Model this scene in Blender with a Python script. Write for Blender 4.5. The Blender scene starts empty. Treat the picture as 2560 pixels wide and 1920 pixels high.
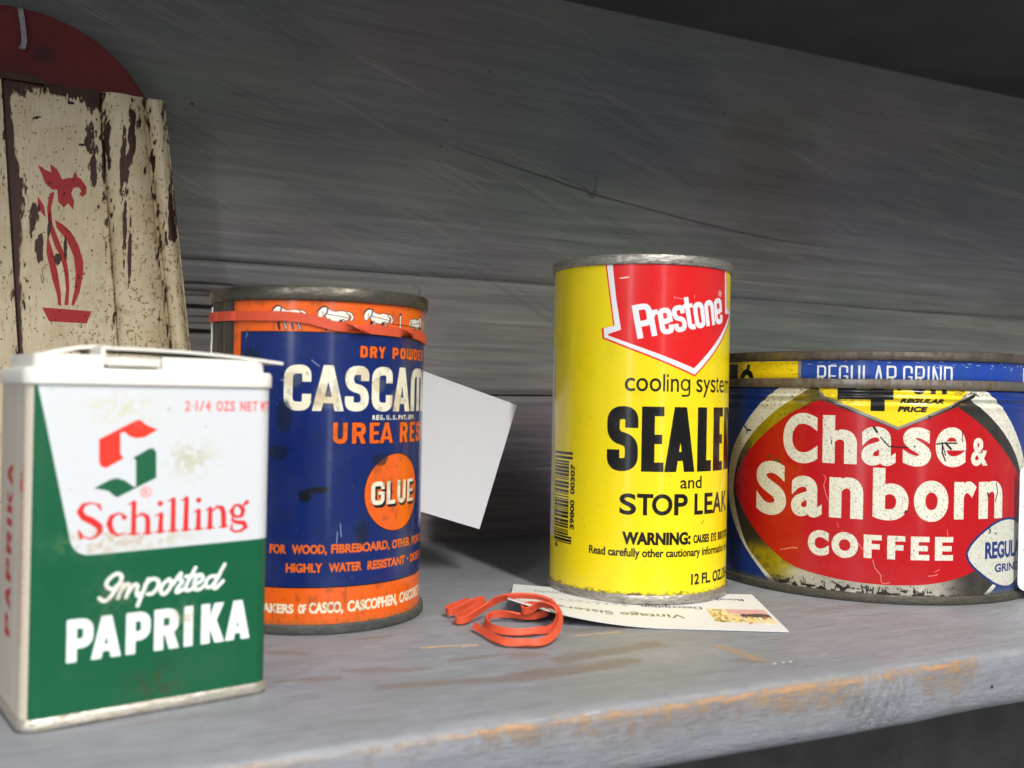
import bpy, bmesh, math, random
import numpy as np
from mathutils import Vector, Matrix

# ------------------------------------------------------------------ camera
scene = bpy.context.scene
COL = scene.collection
TH, ROLL, PITCH = math.radians(25.855), math.radians(1.047), math.radians(-0.44)
f0 = Vector((math.sin(TH), math.cos(TH), 0)); r0 = Vector((math.cos(TH), -math.sin(TH), 0)); u0 = Vector((0, 0, 1))
fw = math.cos(PITCH) * f0 - math.sin(PITCH) * u0
up = math.sin(PITCH) * f0 + math.cos(PITCH) * u0
rt = math.cos(ROLL) * r0 + math.sin(ROLL) * up
uu = -math.sin(ROLL) * r0 + math.cos(ROLL) * up
cam_d = bpy.data.cameras.new('camera'); cam = bpy.data.objects.new('camera', cam_d); COL.objects.link(cam)
cam.matrix_world = Matrix(((rt.x, uu.x, -fw.x, 0), (rt.y, uu.y, -fw.y, 0), (rt.z, uu.z, -fw.z, 0.07365), (0, 0, 0, 1)))
cam_d.sensor_width = 36; cam_d.lens = 36 * 2486.7 / 2560
cam_d.clip_start = 0.01; cam_d.clip_end = 50
cam_d.dof.use_dof = True; cam_d.dof.focus_distance = 0.375; cam_d.dof.aperture_fstop = 17
scene.camera = cam

# ------------------------------------------------------------------ light
scene.view_settings.view_transform = 'Standard'; scene.view_settings.look = 'None'
scene.view_settings.exposure = 0.0; scene.view_settings.gamma = 1
world = bpy.data.worlds.new("World"); scene.world = world; world.use_nodes = True
bg = world.node_tree.nodes['Background']; bg.inputs[0].default_value = (0.90, 0.93, 1.0, 1); bg.inputs[1].default_value = 0.29

def area(name, loc, target, sx, sy, power, col, spin=0.0):
    d = bpy.data.lights.new(name, 'AREA'); d.shape = 'RECTANGLE'; d.size = sx; d.size_y = sy; d.energy = power; d.color = col
    o = bpy.data.objects.new(name, d); COL.objects.link(o); o.location = loc
    q = (Vector(target) - Vector(loc)).to_track_quat('-Z', 'Y'); o.rotation_euler = (q @ Matrix.Rotation(spin, 3, 'Z').to_quaternion()).to_euler()
    return o
# a ceiling tube that runs away from the shelf, and a second one further left
def tube(name, p, q, width, power, col, target):
    """strip lamp from p to q whose face looks at target"""
    p, q, t = Vector(p), Vector(q), Vector(target); mid = (p + q) / 2
    x = (q - p).normalized(); z = (mid - t); z = (z - x * z.dot(x)).normalized(); y = z.cross(x)
    d = bpy.data.lights.new(name, 'AREA'); d.shape = 'RECTANGLE'; d.size = (q - p).length; d.size_y = width; d.energy = power; d.color = col
    o = bpy.data.objects.new(name, d); COL.objects.link(o)
    o.matrix_world = Matrix(((x.x, y.x, z.x, mid.x), (x.y, y.y, z.y, mid.y), (x.z, y.z, z.z, mid.z), (0, 0, 0, 1)))
    return o
tube('ceiling_tube_light', (0.17, -0.22, 1.12), (0.17, -3.0, 1.15), 0.10, 84, (1.0, 0.97, 0.93), (0.2, 0.35, 0.05))
tube('ceiling_tube_light_far', (-0.95, -0.65, 0.85), (-2.7, -2.3, 1.0), 0.12, 50, (0.93, 0.97, 1.0), (0.1, 0.35, 0.05))

# two unseen upright strip lamps added behind the camera to draw sheens on the cans
tube('added_sheen_light_left', (-2.35, -2.1, -.35), (-2.35, -2.1, 1.15), 0.34, 6.0, (0.92, 0.96, 1.0), (0.1, 0.35, .1))
tube('added_sheen_light_rear', (-.12, -3.4, -.4), (-.12, -3.4, 1.1), 0.30, 4.2, (0.98, 0.98, 1.0), (0.2, 0.35, .1))

# ------------------------------------------------------------------ helpers: objects
def prop(o, label=None, cat=None, group=None, kind=None):
    if label: o['label'] = label
    if cat: o['category'] = cat
    if group: o['group'] = group
    if kind: o['kind'] = kind
    return o
def empty(name, loc, label=None, cat=None, kind=None, rz=0.0):
    o = bpy.data.objects.new(name, None); COL.objects.link(o); o.location = loc; o.rotation_euler = (0, 0, rz)
    o.empty_display_size = 0.02
    return prop(o, label, cat, None, kind)
def mesh_obj(name, verts, faces, mat, parent=None, uvs=None, smooth=False, sharp=None, fix=True):
    me = bpy.data.meshes.new(name); me.from_pydata([tuple(v) for v in verts], [], faces); me.update()
    if uvs is not None:
        uv = me.uv_layers.new(name='UVMap')
        li = np.empty(len(me.loops), dtype=np.int32); me.loops.foreach_get('vertex_index', li)
        uv.data.foreach_set('uv', np.asarray(uvs, np.float32)[li].ravel())
    if fix:
        bm = bmesh.new(); bm.from_mesh(me); bmesh.ops.recalc_face_normals(bm, faces=bm.faces); bm.to_mesh(me); bm.free()
    if mat: me.materials.append(mat)
    if smooth:
        me.polygons.foreach_set('use_smooth', [True] * len(me.polygons))
        if sharp: me.set_sharp_from_angle(angle=math.radians(sharp))
    o = bpy.data.objects.new(name, me); COL.objects.link(o)
    if parent: o.parent = parent
    return o
def box(name, x0, x1, y0, y1, z0, z1, mat, parent=None, bev=0.0):
    bm = bmesh.new(); bmesh.ops.create_cube(bm, size=1)
    for v in bm.verts:
        v.co = ((x0 + x1) / 2 + v.co.x * (x1 - x0), (y0 + y1) / 2 + v.co.y * (y1 - y0), (z0 + z1) / 2 + v.co.z * (z1 - z0))
    if bev: bmesh.ops.bevel(bm, geom=bm.edges[:], offset=bev, segments=2, affect='EDGES')
    me = bpy.data.meshes.new(name); bm.to_mesh(me); bm.free(); me.materials.append(mat)
    o = bpy.data.objects.new(name, me); COL.objects.link(o)
    if parent: o.parent = parent
    return o
def lathe(name, prof, mat, parent, n=192, uv=None, warp=None, smooth=True, sharp=40, a0=0.0):
    """prof: list of (r,z) metres. uv(ang, r, z)->(u,v). seam is at angle a0+pi."""
    vs, fs, uvs = [], [], []
    for i in range(n + 1):
        t = -math.pi + 2 * math.pi * i / n; a = a0 + t
        for r, z in prof:
            rr = r + (warp(t, z) if warp and r > 0.001 else 0)
            vs.append((rr * math.cos(a), rr * math.sin(a), z)); uvs.append(uv(t, r, z) if uv else (t, z))
    m = len(prof)
    for i in range(n):
        for j in range(m - 1):
            fs.append((i * m + j, (i + 1) * m + j, (i + 1) * m + j + 1, i * m + j + 1))
    o = mesh_obj(name, vs, fs, mat, parent, uvs, smooth, sharp, fix=False)
    return o
def rrect(x0, x1, y0, y1, r, k=6):
    pts = []
    for cx, cy, a in ((x1 - r, y0 + r, -90), (x1 - r, y1 - r, 0), (x0 + r, y1 - r, 90), (x0 + r, y0 + r, 180)):
        for i in range(k + 1):
            t = math.radians(a + 90 * i / k); pts.append((cx + r * math.cos(t), cy + r * math.sin(t)))
    return pts
def prism(name, rings, mat, parent, uvf=None, cap=True, smooth=True, sharp=35):
    """rings: list of (outline, z)"""
    vs, fs = [], []
    n = len(rings[0][0])
    for pts, z in rings:
        for p in pts: vs.append((p[0], p[1], z))
    for k in range(len(rings) - 1):
        for i in range(n):
            j = (i + 1) % n; fs.append((k * n + i, k * n + j, (k + 1) * n + j, (k + 1) * n + i))
    if cap: fs.append(tuple(reversed(range(n)))); fs.append(tuple(range((len(rings) - 1) * n, len(rings) * n)))
    return mesh_obj(name, vs, fs, mat, parent, [uvf(*v) for v in vs] if uvf else None, smooth, sharp)
def inset(pts, d):
    n = len(pts); out = []
    for i in range(n):
        a, b, c = Vector(pts[i - 1]), Vector(pts[i]), Vector(pts[(i + 1) % n])
        t = (c - a).normalized(); out.append((b.x - t.y * d, b.y + t.x * d))
    return out
def catmull(P, sub):
    out = []; P = [np.array(p, float) for p in P]
    for i in range(len(P) - 1):
        a, b, c, d = P[max(i - 1, 0)], P[i], P[i + 1], P[min(i + 2, len(P) - 1)]
        for k in range(sub):
            t = k / sub
            out.append(0.5 * ((2 * b) + (-a + c) * t + (2 * a - 5 * b + 4 * c - d) * t * t + (-a + 3 * b - 3 * c + d) * t ** 3))
    out.append(P[-1]); return out
def ribbon(name, pts, wdirs, w, t, mat, parent=None, closed=False):
    n = len(pts); vs, fs = [], []
    for i in range(n):
        p = Vector(pts[i]); a = Vector(pts[(i - 1) % n if closed else max(i - 1, 0)]); b = Vector(pts[(i + 1) % n if closed else min(i + 1, n - 1)])
        tg = (b - a).normalized(); wd = Vector(wdirs[i]); wd = (wd - tg * wd.dot(tg)).normalized(); nm = tg.cross(wd)
        for sw, sn in ((-.5, -.5), (0, -.46), (.5, -.5), (.5, .5), (0, .46), (-.5, .5)):
            vs.append(p + wd * (w * sw) + nm * (t * sn))
    for i in range(n if closed else n - 1):
        j = (i + 1) % n
        for k in range(6): fs.append((i * 6 + k, j * 6 + k, j * 6 + (k + 1) % 6, i * 6 + (k + 1) % 6))
    if not closed: fs.append(tuple(range(6))); fs.append(tuple(range((n - 1) * 6, n * 6)))
    return mesh_obj(name, vs, fs, mat, parent, None, True, 50)

# ------------------------------------------------------------------ helpers: printed artwork drawn by the script
rng = np.random.default_rng(7)
def vnoise(h, w, cy, cx, seed=0):
    g = np.random.default_rng(seed).random((int(h / cy) + 3, int(w / cx) + 3))
    y = np.arange(h) / cy; x = np.arange(w) / cx; yi = y.astype(int); xi = x.astype(int)
    fy = y - yi; fx = x - xi; fy = fy * fy * (3 - 2 * fy); fx = fx * fx * (3 - 2 * fx)
    r0_ = g[yi][:, xi] * (1 - fx) + g[yi][:, xi + 1] * fx; r1_ = g[yi + 1][:, xi] * (1 - fx) + g[yi + 1][:, xi + 1] * fx
    return r0_ * (1 - fy)[:, None] + r1_ * fy[:, None]
def fbm(h, w, cy, cx, seed=0, oct=4):
    s = np.zeros((h, w)); a = .5; n = 0
    for k in range(oct):
        s += a * vnoise(h, w, max(cy / 2 ** k, 1.01), max(cx / 2 ** k, 1.01), seed * 31 + k); n += a; a *= .5
    return s / n
def sstep(a, b, x): t = np.clip((x - a) / (b - a), 0, 1); return t * t * (3 - 2 * t)

_tc = {}
def font_polys(s):
    if s in _tc: return _tc[s]
    cu = bpy.data.curves.new('tmp', 'FONT'); cu.body = s; o = bpy.data.objects.new('tmp', cu); COL.objects.link(o)
    k = o.to_curve(bpy.context.evaluated_depsgraph_get()); out = []
    for sp in k.splines:
        bp = sp.bezier_points; n = len(bp); pts = []
        for i in range(n):
            a, b = bp[i], bp[(i + 1) % n]; A, B, C_, D = [np.array(v[:2]) for v in (a.co, a.handle_right, b.handle_left, b.co)]
            straight = np.linalg.norm(B - A) < 1e-6 and np.linalg.norm(D - C_) < 1e-6
            for t in ([0] if straight else np.linspace(0, 1, 9)[:-1]):
                pts.append(A * (1 - t) ** 3 + 3 * B * t * (1 - t) ** 2 + 3 * C_ * t * t * (1 - t) + D * t ** 3)
        if len(pts) > 2: out.append(np.array(pts))
    o.to_curve_clear(); bpy.data.objects.remove(o); bpy.data.curves.remove(cu)
    _tc[s] = out; return out
CAPH = max(p[:, 1].max() for p in font_polys('H'))

_h = max(font_polys('H'), key=len); MSIGN = 1.0 if (_h[:, 0] * np.roll(_h[:, 1], -1) - _h[:, 1] * np.roll(_h[:, 0], -1)).sum() < 0 else -1.0

class Canvas:
    def __init__(s, x0, x1, y0, y1, ppm, base):
        s.x0, s.y0, s.ppm = x0, y0, ppm; s.W = int(round((x1 - x0) * ppm)); s.H = int(round((y1 - y0) * ppm)); s.x1 = x1; s.y1 = y1
        s.a = np.empty((s.H, s.W, 3)); s.a[:] = base; s.m = np.zeros((s.H, s.W)); s.tf = None
    def cov(s, polys, SS=4):
        E = []
        for p in polys:
            p = np.asarray(p, float)
            if s.tf is not None: p = s.tf(p)
            q = (p - (s.x0, s.y0)) * s.ppm; E.append(np.hstack([q, np.roll(q, -1, 0)]))
        E = np.vstack(E); xa, xb = int(max(np.floor(E[:, [0, 2]].min()) - 1, 0)), int(min(np.ceil(E[:, [0, 2]].max()) + 2, s.W))
        ya, yb = int(max(np.floor(E[:, [1, 3]].min()) - 1, 0)), int(min(np.ceil(E[:, [1, 3]].max()) + 2, s.H))
        if xb <= xa or yb <= ya: return None
        w, h = xb - xa, yb - ya; x0, y0, x1, y1 = E[:, 0] - xa, (E[:, 1] - ya) * SS, E[:, 2] - xa, (E[:, 3] - ya) * SS
        sg = np.where(y1 > y0, 1.0, -1.0); lo = np.minimum(y0, y1); hi = np.maximum(y0, y1)
        k0 = np.clip(np.ceil(lo - .5), 0, h * SS).astype(int); k1 = np.clip(np.ceil(hi - .5), 0, h * SS).astype(int); cnt = k1 - k0
        idx = np.repeat(np.arange(len(E)), cnt); off = np.arange(cnt.sum()) - np.repeat(np.cumsum(cnt) - cnt, cnt); kk = k0[idx] + off
        xx = x0[idx] + (kk + .5 - y0[idx]) * (x1 - x0)[idx] / ((y1 - y0)[idx] + 1e-12)
        xx = np.clip(xx, 0, w - 1e-3); xi = xx.astype(int); fr = xx - xi
        acc = np.zeros((h * SS, w + 2)); np.add.at(acc, (kk, xi), sg[idx] * (1 - fr)); np.add.at(acc, (kk, xi + 1), sg[idx] * fr)
        cv = np.clip(np.abs(np.cumsum(acc, 1)[:, :w]), 0, 1).reshape(h, SS, w).mean(1)
        return cv, (slice(ya, yb), slice(xa, xb))
    def paint(s, c, col, metal=0.0, op=1.0):
        if c is None: return
        cv, sl = c; cv = cv * op; s.a[sl] = s.a[sl] * (1 - cv[..., None]) + np.array(col) * cv[..., None]; s.m[sl] = s.m[sl] * (1 - cv) + metal * cv
    def poly(s, pts, col, metal=0.0, op=1.0): s.paint(s.cov([pts]), col, metal, op)
    def strokes(s, lines, col, w=None, round_=True, op=1.0, metal=0.0):
        P = []
        for L in lines:
            L = [tuple(q) for q in L]
            for i in range(len(L)):
                wi = (L[i][2] if len(L[i]) > 2 else w) / 2
                if round_ or 0 < i < len(L) - 1:
                    t = np.linspace(0, 2 * np.pi, 13)[:-1]; P.append(np.stack([L[i][0] + wi * np.cos(t), L[i][1] + wi * np.sin(t)], 1))
                if i:
                    a, b = np.array(L[i - 1][:2], float), np.array(L[i][:2], float); d = b - a; n = np.linalg.norm(d)
                    if n < 1e-9: continue
                    nn = np.array([-d[1], d[0]]) / n; wa = (L[i - 1][2] if len(L[i - 1]) > 2 else w) / 2
                    P.append(np.array([a - nn * wa, b - nn * wi, b + nn * wi, a + nn * wa]))
        s.paint(s.cov(P), col, metal, op)
    def fitpolys(s, raw, x0, x1, y0, y1, bold, col, op=1.0, shear=0.0, metal=0.0, base=None):
        A = np.vstack(raw); mn, mx = A.min(0), A.max(0); b = bold / 2
        sx = (x1 - x0 - bold) / max(mx[0] - mn[0], 1e-6)
        if base is None: sy = (y1 - y0 - bold) / (mx[1] - mn[1]); f = lambda p: np.stack([x0 + b + (p[:, 0] - mn[0]) * sx, y0 + b + (p[:, 1] - mn[1]) * sy], 1)
        else: sy = (y1 - y0 - bold) / CAPH; f = lambda p: np.stack([x0 + b + (p[:, 0] - mn[0]) * sx, y0 + b + p[:, 1] * sy], 1)
        Q = [f(p) for p in raw]
        if shear: Q = [np.stack([q[:, 0] + (q[:, 1] - y0) * shear, q[:, 1]], 1) for q in Q]
        if bold > 0: Q = [miter(q, b) for q in Q]
        s.paint(s.cov(Q), col, metal, op)
    def text(s, t, x0, x1, base, cap, col, bold=0.0, op=1.0, shear=0.0): s.fitpolys(font_polys(t), x0, x1, base, base + cap, bold, col, op, shear, base=True)
    def glyph(s, t, x0, x1, y0, y1, col, bold=0.0, op=1.0): s.fitpolys(font_polys(t), x0, x1, y0, y1, bold, col, op)
    def block(s, t, x0, w, base, h, t_, col, r=None, round_=False, grow=0.0, op=1.0, dx=0.0, dy=0.0):
        """one heavy gothic capital drawn from strokes"""
        P, polys = glyph_paths(t, w, h, t_, t_ * .9 if r is None else r)
        Q = []
        for path, closed in P:
            path = [(x0 + p[0] + dx, base + p[1] + dy) for p in path]
            if closed: path = path + [path[0]]
            Q += stroke_polys(path, t_ + grow, closed)
        for p in polys:
            p = np.array(p) + (x0 + dx, base + dy)
            Q.append(ccw(p))
            if grow: Q += stroke_polys([tuple(v) for v in p] + [tuple(p[0])], grow, True)
        s.paint(s.cov(Q), col, 0.0, op)
    def image(s, name, metal=False):
        def mk(nm, arr, cs):
            im = bpy.data.images.new(nm, s.W, s.H, alpha=False); im.colorspace_settings.name = cs
            px = np.ones((s.H, s.W, 4), np.float32); px[..., :3] = np.clip(arr, 0, 1); im.pixels.foreach_set(px.ravel()); im.update(); im.pack(); return im
        return mk(name, s.a, 'sRGB'), (mk(name + '_bare', s.m[..., None].repeat(3, 2), 'Non-Color') if metal else None)
def miter(q, b):
    """push a font outline out by b with sharp corners (outlines run clockwise, holes the other way)"""
    keep = np.linalg.norm(q - np.roll(q, 1, 0), axis=1) > 1e-4; q = q[keep]
    e = np.roll(q, -1, 0) - q; e /= np.linalg.norm(e, axis=1)[:, None]; n1 = np.stack([-e[:, 1], e[:, 0]], 1); n0 = np.roll(n1, 1, 0)
    m = n0 + n1; k = np.clip((m * m).sum(1), .55, None); return q + m * (2 * b / k)[:, None] * MSIGN
def ccw(p):
    p = np.asarray(p, float); x, y = p[:, 0], p[:, 1]
    return p if (x * np.roll(y, -1) - y * np.roll(x, -1)).sum() > 0 else p[::-1]
def stroke_polys(path, w, closed=False):
    P = []; b = w / 2
    for i in range(len(path) - 1):
        a, c = np.array(path[i], float), np.array(path[i + 1], float); d = c - a; n = np.linalg.norm(d)
        if n < 1e-9: continue
        nn = np.array([-d[1], d[0]]) / n * b; P.append(np.array([a - nn, c - nn, c + nn, a + nn]))
    rg = range(0 if closed else 1, len(path) - 1)
    for i in rg:
        t = np.linspace(0, 2 * np.pi, 17)[:-1]; P.append(np.stack([path[i][0] + b * np.cos(t), path[i][1] + b * np.sin(t)], 1))
    return P
def fillet(pts, r, closed=False):
    n = len(pts); out = []
    for i in range(n):
        if not closed and i in (0, n - 1): out.append(pts[i]); continue
        a, b, c = [np.array(pts[k % n], float) for k in (i - 1, i, i + 1)]
        u, v = a - b, c - b; lu, lv = np.linalg.norm(u), np.linalg.norm(v); d = min(r, lu * .5, lv * .5); u, v = b + u / lu * d, b + v / lv * d
        for t in np.linspace(0, 1, 6): out.append(tuple(u * (1 - t) ** 2 + 2 * b * t * (1 - t) + v * t * t))
    return out
def glyph_paths(ch, w, h, t, r):
    L, R, B, T, M = t / 2, w - t / 2, t / 2, h - t / 2, h * .5
    rect = lambda a, b, c, d: [(a, c), (b, c), (b, d), (a, d)]
    o = lambda pts, cl=False: (fillet(pts, r, cl), cl)
    cw = t * .72
    if ch == 'C': return [o([(R, h * .63), (R, T), (L, T), (L, B), (R, B), (R, h * .37)])], []
    if ch == 'G': return [o([(R, h * .66), (R, T), (L, T), (L, B), (R, B), (R, h * .5)])], [rect(w * .52, w, h * .5 - cw / 2, h * .5 + cw / 2)]
    if ch == 'S': return [o([(R, h * .67), (R, T), (L, T), (L, M + h * .03), (R, M - h * .03), (R, B), (L, B), (L, h * .33)])], []
    if ch in 'O0': return [o([(R, T), (L, T), (L, B), (R, B)], True)], []
    if ch == 'U': return [o([(L, h), (L, B), (R, B), (R, h)])], []
    if ch == 'D': return [o([(L, B), (R, B), (R, T), (L, T)])], [rect(0, t, 0, h)]
    if ch == 'P': return [o([(L, T), (R, T), (R, h * .42), (L, h * .42)])], [rect(0, t, 0, h)]
    if ch == 'R': return [o([(L, T), (R, T), (R, h * .47), (L, h * .47)])], [rect(0, t, 0, h), [(w * .42, h * .45), (w - t * 1.05, 0), (w + t * .05, 0), (w * .42 + t * .95, h * .5)]]
    if ch == 'L': return [], [rect(0, t, 0, h), rect(0, w, 0, cw * 1.2)]
    if ch == 'E': return [], [rect(0, t, 0, h), rect(0, w, 0, cw), rect(0, w, h - cw, h), rect(0, w * .92, M - cw / 2, M + cw / 2)]
    if ch == 'F': return [], [rect(0, t, 0, h), rect(0, w, h - cw, h), rect(0, w * .9, M - cw / 2, M + cw / 2)]
    if ch == 'T': return [], [rect(w / 2 - t / 2, w / 2 + t / 2, 0, h), rect(0, w, h - cw, h)]
    if ch == 'I': return [], [rect(w / 2 - t / 2, w / 2 + t / 2, 0, h)]
    if ch == 'A': return [], [[(0, 0), (t * 1.02, 0), (w / 2 + t * .42, h), (w / 2 - t * .55, h)], [(w - t * 1.02, 0), (w, 0), (w / 2 + t * .55, h), (w / 2 - t * .42, h)], rect(w * .2, w * .8, h * .17, h * .17 + cw)]
    if ch == 'M': return [o([(L, 0), (L, T), (R, T), (R, 0)])], [rect(w / 2 - t / 2, w / 2 + t / 2, 0, T)]
    if ch == 'W': return [o([(L, h), (L, B), (R, B), (R, h)])], [rect(w / 2 - t / 2, w / 2 + t / 2, B, h)]
    if ch == 'N': return [], [rect(0, t, 0, h), rect(w - t, w, 0, h), [(0, h), (t, h), (w, 0), (w - t, 0)]]
    if ch == 'Y': return [], [rect(w / 2 - t / 2, w / 2 + t / 2, 0, h * .5), [(0, h), (t, h), (w / 2 + t / 2, h * .45), (w / 2 - t / 2, h * .45)], [(w - t, h), (w, h), (w / 2 + t / 2, h * .45), (w / 2 - t / 2, h * .45)]]
    if ch == 'K': return [], [rect(0, t, 0, h), [(w - t * 1.1, h), (w, h), (t * 1.5, h * .4), (t * .5, h * .32)], [(w - t, 0), (w + t * .1, 0), (t * 1.8, h * .62), (t * .9, h * .5)]]
    return [], []

# ------------------------------------------------------------------ helpers: materials
def nodes(name):
    m = bpy.data.materials.new(name); m.use_nodes = True; nt = m.node_tree; b = nt.nodes['Principled BSDF']
    return m, nt, b
def N(nt, t, **k):
    n = nt.nodes.new(t)
    for a, v in k.items():
        if a.startswith('i_'): n.inputs[int(a[2:])].default_value = v
        else: setattr(n, a, v)
    return n
def noise_mask(nt, vec, scale, lo, hi, detail=6, rough=.6):
    n = N(nt, 'ShaderNodeTexNoise'); n.inputs['Scale'].default_value = scale; n.inputs['Detail'].default_value = detail; n.inputs['Roughness'].default_value = rough
    nt.links.new(vec, n.inputs['Vector']); r = N(nt, 'ShaderNodeMapRange'); r.inputs[1].default_value = lo; r.inputs[2].default_value = hi
    nt.links.new(n.outputs['Fac'], r.inputs[0]); return r.outputs[0]
def mixc(nt, fac, a, b):
    n = N(nt, 'ShaderNodeMix', data_type='RGBA')
    for s, v in ((n.inputs[0], fac), (n.inputs[6], a), (n.inputs[7], b)):
        if hasattr(v, 'is_output'): nt.links.new(v, s)
        else: s.default_value = v if not isinstance(v, tuple) or len(v) == 4 else (*v, 1)
    return n.outputs[2]
def mulf(nt, a, b, op='MULTIPLY'):
    n = N(nt, 'ShaderNodeMath', operation=op)
    for s, v in ((n.inputs[0], a), (n.inputs[1], b)):
        if hasattr(v, 'is_output'): nt.links.new(v, s)
        else: s.default_value = v
    return n.outputs[0]
def tcoord(nt, kind='Object', scale=(1, 1, 1), rot=(0, 0, 0)):
    t = N(nt, 'ShaderNodeTexCoord'); m = N(nt, 'ShaderNodeMapping'); m.inputs['Scale'].default_value = scale; m.inputs['Rotation'].default_value = rot
    nt.links.new(t.outputs[kind], m.inputs[0]); return m.outputs[0]
def bump(nt, b, h, strength, dist, prev=None):
    n = N(nt, 'ShaderNodeBump'); n.inputs['Strength'].default_value = strength; n.inputs['Distance'].default_value = dist
    nt.links.new(h, n.inputs['Height'])
    if prev: nt.links.new(prev, n.inputs['Normal'])
    nt.links.new(n.outputs[0], b.inputs['Normal']); return n.outputs[0]
def simple(name, col, rough=.5, metal=0.0, nscale=300, var=.12, bmp=0.0, coat=0.0, spec=.5):
    m, nt, b = nodes(name); v = tcoord(nt); f = noise_mask(nt, v, nscale, .35, .7)
    c2 = tuple(min(1, x * (1 - var)) for x in col)
    nt.links.new(mixc(nt, f, (*col, 1), (*c2, 1)), b.inputs['Base Color']); b.inputs['Roughness'].default_value = rough; b.inputs['Metallic'].default_value = metal
    b.inputs['Coat Weight'].default_value = coat; b.inputs['Specular IOR Level'].default_value = spec
    if bmp: bump(nt, b, noise_mask(nt, v, nscale * 2, .3, .7), .5, bmp)
    return m
def litho(name, img, bare=None, rough=.28, speck=.0, bumpd=.00004, coat=.35):
    """tin-plate print: picture on enamel, specks and fine dents"""
    m, nt, b = nodes(name); im = N(nt, 'ShaderNodeTexImage'); im.image = img; im.interpolation = 'Linear'; im.extension = 'EXTEND'
    v = tcoord(nt); col = im.outputs[0]
    g = noise_mask(nt, v, 60, .5, .85, 8, .7); col = mixc(nt, mulf(nt, g, .07), col, (.30, .25, .17, 1))
    s = noise_mask(nt, v, 700, .70, .76, 3, .6); col = mixc(nt, mulf(nt, s, .55 + speck), col, (.09, .07, .05, 1))
    if bare:
        bi = N(nt, 'ShaderNodeTexImage'); bi.image = bare; bi.extension = 'EXTEND'; nt.links.new(bi.outputs[0], b.inputs['Metallic'])
    nt.links.new(col, b.inputs['Base Color'])
    rr = N(nt, 'ShaderNodeMapRange'); rr.inputs[3].default_value = rough; rr.inputs[4].default_value = rough + .25
    nt.links.new(noise_mask(nt, v, 45, .3, .75, 6), rr.inputs[0]); nt.links.new(rr.outputs[0], b.inputs['Roughness'])
    b.inputs['Specular IOR Level'].default_value = .3; b.inputs['Coat Weight'].default_value = coat * .7; b.inputs['Coat Roughness'].default_value = .13
    bump(nt, b, noise_mask(nt, v, 90, .2, .8, 3), .35, bumpd * 6)
    return m
def tin_metal(name, light, dark, rough=.38, thr=(.42, .62), sc=120, squash=3.0, metal=.9, bd=.00025):
    m, nt, b = nodes(name); v = tcoord(nt, scale=(1, 1, squash)); f = noise_mask(nt, v, sc, *thr, 9, .68)
    f2 = noise_mask(nt, v, sc * 4, .45, .7, 5, .6)
    c = mixc(nt, f, (*light, 1), (*dark, 1)); c = mixc(nt, mulf(nt, f2, .35), c, (*[x * .45 for x in dark], 1))
    nt.links.new(c, b.inputs['Base Color'])
    mm = N(nt, 'ShaderNodeMapRange'); mm.inputs[3].default_value = metal; mm.inputs[4].default_value = metal * .45; nt.links.new(f, mm.inputs[0]); nt.links.new(mm.outputs[0], b.inputs['Metallic'])
    r = N(nt, 'ShaderNodeMapRange'); r.inputs[3].default_value = rough; r.inputs[4].default_value = rough + .3; nt.links.new(f, r.inputs[0]); nt.links.new(r.outputs[0], b.inputs['Roughness'])
    bump(nt, b, noise_mask(nt, v, sc * 1.5, .3, .7, 6), .6, bd)
    return m

# ================================================================== THE PLACE
WALL_Y, SH_F, SH_T = 0.458, 0.2, 0.017

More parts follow.
